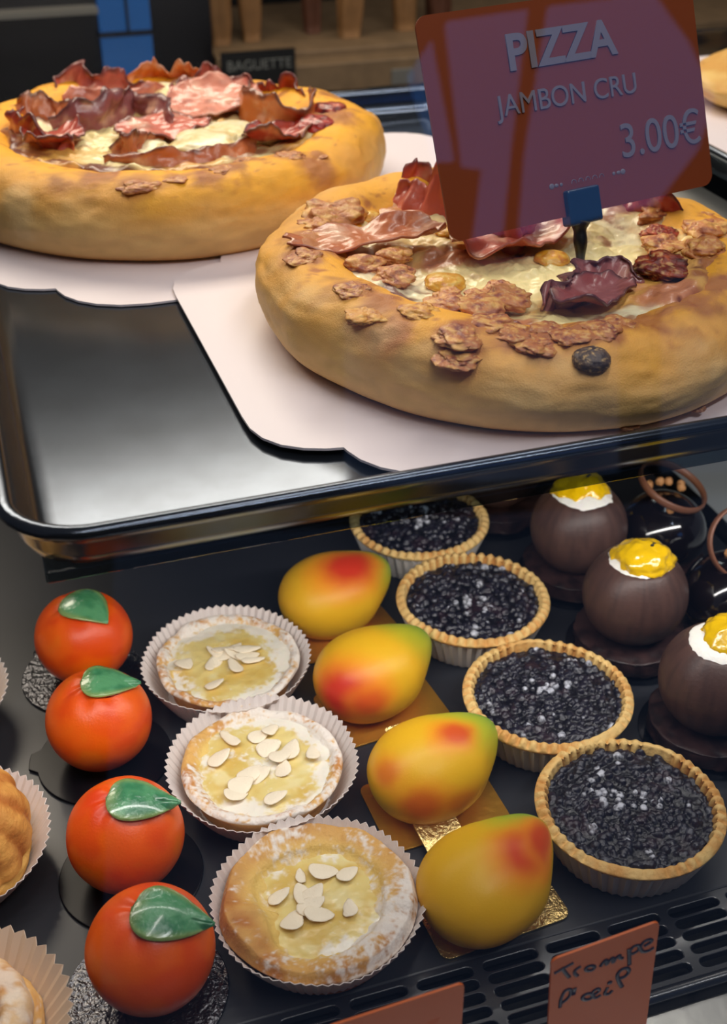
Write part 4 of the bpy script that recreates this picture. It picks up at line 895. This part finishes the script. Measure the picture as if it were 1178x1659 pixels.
# ------------------------------------------------------------------ right neighbour: boards and breads
b3 = prism('card_board', board_outline(-0.17, 0.17, -0.15, 0.15), 0, 0.0014, M['board'], loc=(0.655, 0.842, 0.2145), rot=(0, 0, 0))
b3.location = (0.650, 0.842, 0.2145)
tag(b3, 'white card board at the right edge behind the price sign', 'cake board')
tr2 = make_tray('baking_tray', 0.682, 0.77, 0.42, 0.52, 0.2105, 'second metal tray at the right edge beyond the steel rail')
def bread(name, label, x, y, z, rx, ry, rz, seed, cols, amp):
    r = empty(name, (x, y, z), 0, label, 'bread')
    P, F = sphere(120, 70); P = P.reshape(-1, 3); d = 1 + amp * fbm(P + seed, 2.2, 5, seed); Q = P * d[:, None] * np.array([rx, ry, rz]); Q[:, 2] = np.maximum(Q[:, 2], -rz * 0.7)
    n_ = fbm(P + seed, 4, 4, seed + 1); c = mixc(np.broadcast_to(lin(cols[0]), Q.shape), lin(cols[1]), ss(-0.2, 0.3, n_)); c = mixc(c, lin(cols[2]), ss(0.35, 0.5, fbm(P + seed, 6, 4, seed + 3)))
    me('loaf', Q, F, M['crust'], r, c, loc=(0, 0, rz * 0.7)); return r
bread('flat_bread', 'flat golden bread with brown cracks on the white board at right edge', 0.650, 0.835, 0.2165, 0.105, 0.085, 0.022, 81, ((230, 190, 112), (214, 160, 80), (140, 80, 52)), 0.10)
bread('cheese_bread', 'rough golden bread at the top right corner', 0.770, 1.00, 0.2165, 0.078, 0.07, 0.08, 84, ((226, 172, 84), (200, 134, 52), (160, 92, 42)), 0.22)

# ------------------------------------------------------------------ background shelf with bags
s1 = box('bread_shelf', (0.334, 1.62, 0.088), (1.3, 1.94, 0.103), M['wood'], bev=0.002); tag(s1, 'wooden shelf behind the case holding brown paper bags', 'shelf')
s2 = box('wooden_crate', (0.420, 1.575, 0.02), (0.64, 1.617, 0.0955), M['wood'], bev=0.002); tag(s2, 'long wooden crate front below the bag shelf', 'crate')
lb = empty('slate_label', (0.372, 1.55, 0.102), 0, 'black label with pale lettering standing before the bag shelf', 'label')
box('label_plate', (-0.047, -0.003, -0.030), (0.047, 0.003, 0.0215), M['label'], lb)
t = txt('BAGUETTE', 0.017, -0.040, 0.002, lb, M['chalk']); t.rotation_euler = (R_(90), 0, 0); t.location = (-0.041, -0.0036, 0.0)
gt = box('grey_tag', (0.555, 1.5695, 0.063), (0.585, 1.574, 0.083), M['greytag'], bev=0.001); tag(gt, 'small pale grey tag on the crate front', 'tag')
def bag(x0, x1, y, z0, h, m, seed, label):
    r = empty('paper_bag', ((x0 + x1) / 2, y, z0), 0, label, 'bag', 'brown paper bags on the background shelf')
    nt, ns = 60, 24; T, K = np.meshgrid(np.linspace(0, 2 * PI, nt, endpoint=False), np.linspace(0, 1, ns), indexing='ij'); T = T.ravel(); K = K.ravel()
    w_ = (x1 - x0) / 2; sq = (np.abs(np.cos(T)) ** 4 + np.abs(np.sin(T)) ** 4) ** -0.25
    n_ = fbm(np.stack([np.cos(T), np.sin(T), K * 2 + seed], -1), 2.5, 3, seed)
    P = np.stack([w_ * np.cos(T) * sq * (0.62 + 0.42 * K ** 0.6 + 0.30 * n_), w_ * 0.8 * np.sin(T) * sq * (0.6 + 0.4 * K + 0.30 * n_), K * h], -1)
    F = gridf(nt, ns, True, False); F.append(tuple(i * ns for i in range(nt)))
    me('bag_body', P, F, M[m], r); lo = empty
    P2, F2 = sphere(30, 20); me('bread_end', P2.reshape(-1, 3) * np.array([w_ * 0.6, w_ * 0.5, 0.05]), F2, M['nugget'], r, loc=(0, 0, h))
for a in [(0.336, 0.374, 1.69, 0.1035, 0.30, 'bag', 1, 'leftmost brown paper bag beside the dark cabinet'), (0.381, 0.417, 1.70, 0.1035, 0.30, 'bag', 2, 'brown paper bag second from the dark cabinet'),
          (0.476, 0.508, 1.72, 0.1035, 0.30, 'bag2', 3, 'dark reddish brown paper bag left of a lighter one'), (0.512, 0.556, 1.68, 0.1035, 0.30, 'bag', 4, 'crumpled light brown paper bag in the middle of the shelf'),
          (0.600, 0.640, 1.70, 0.1035, 0.30, 'bag', 5, 'brown paper bag just left of the price sign'), (0.655, 0.70, 1.72, 0.1035, 0.30, 'bag2', 6, 'dark paper bag behind the top left corner of the price sign')]:
    bag(*a)
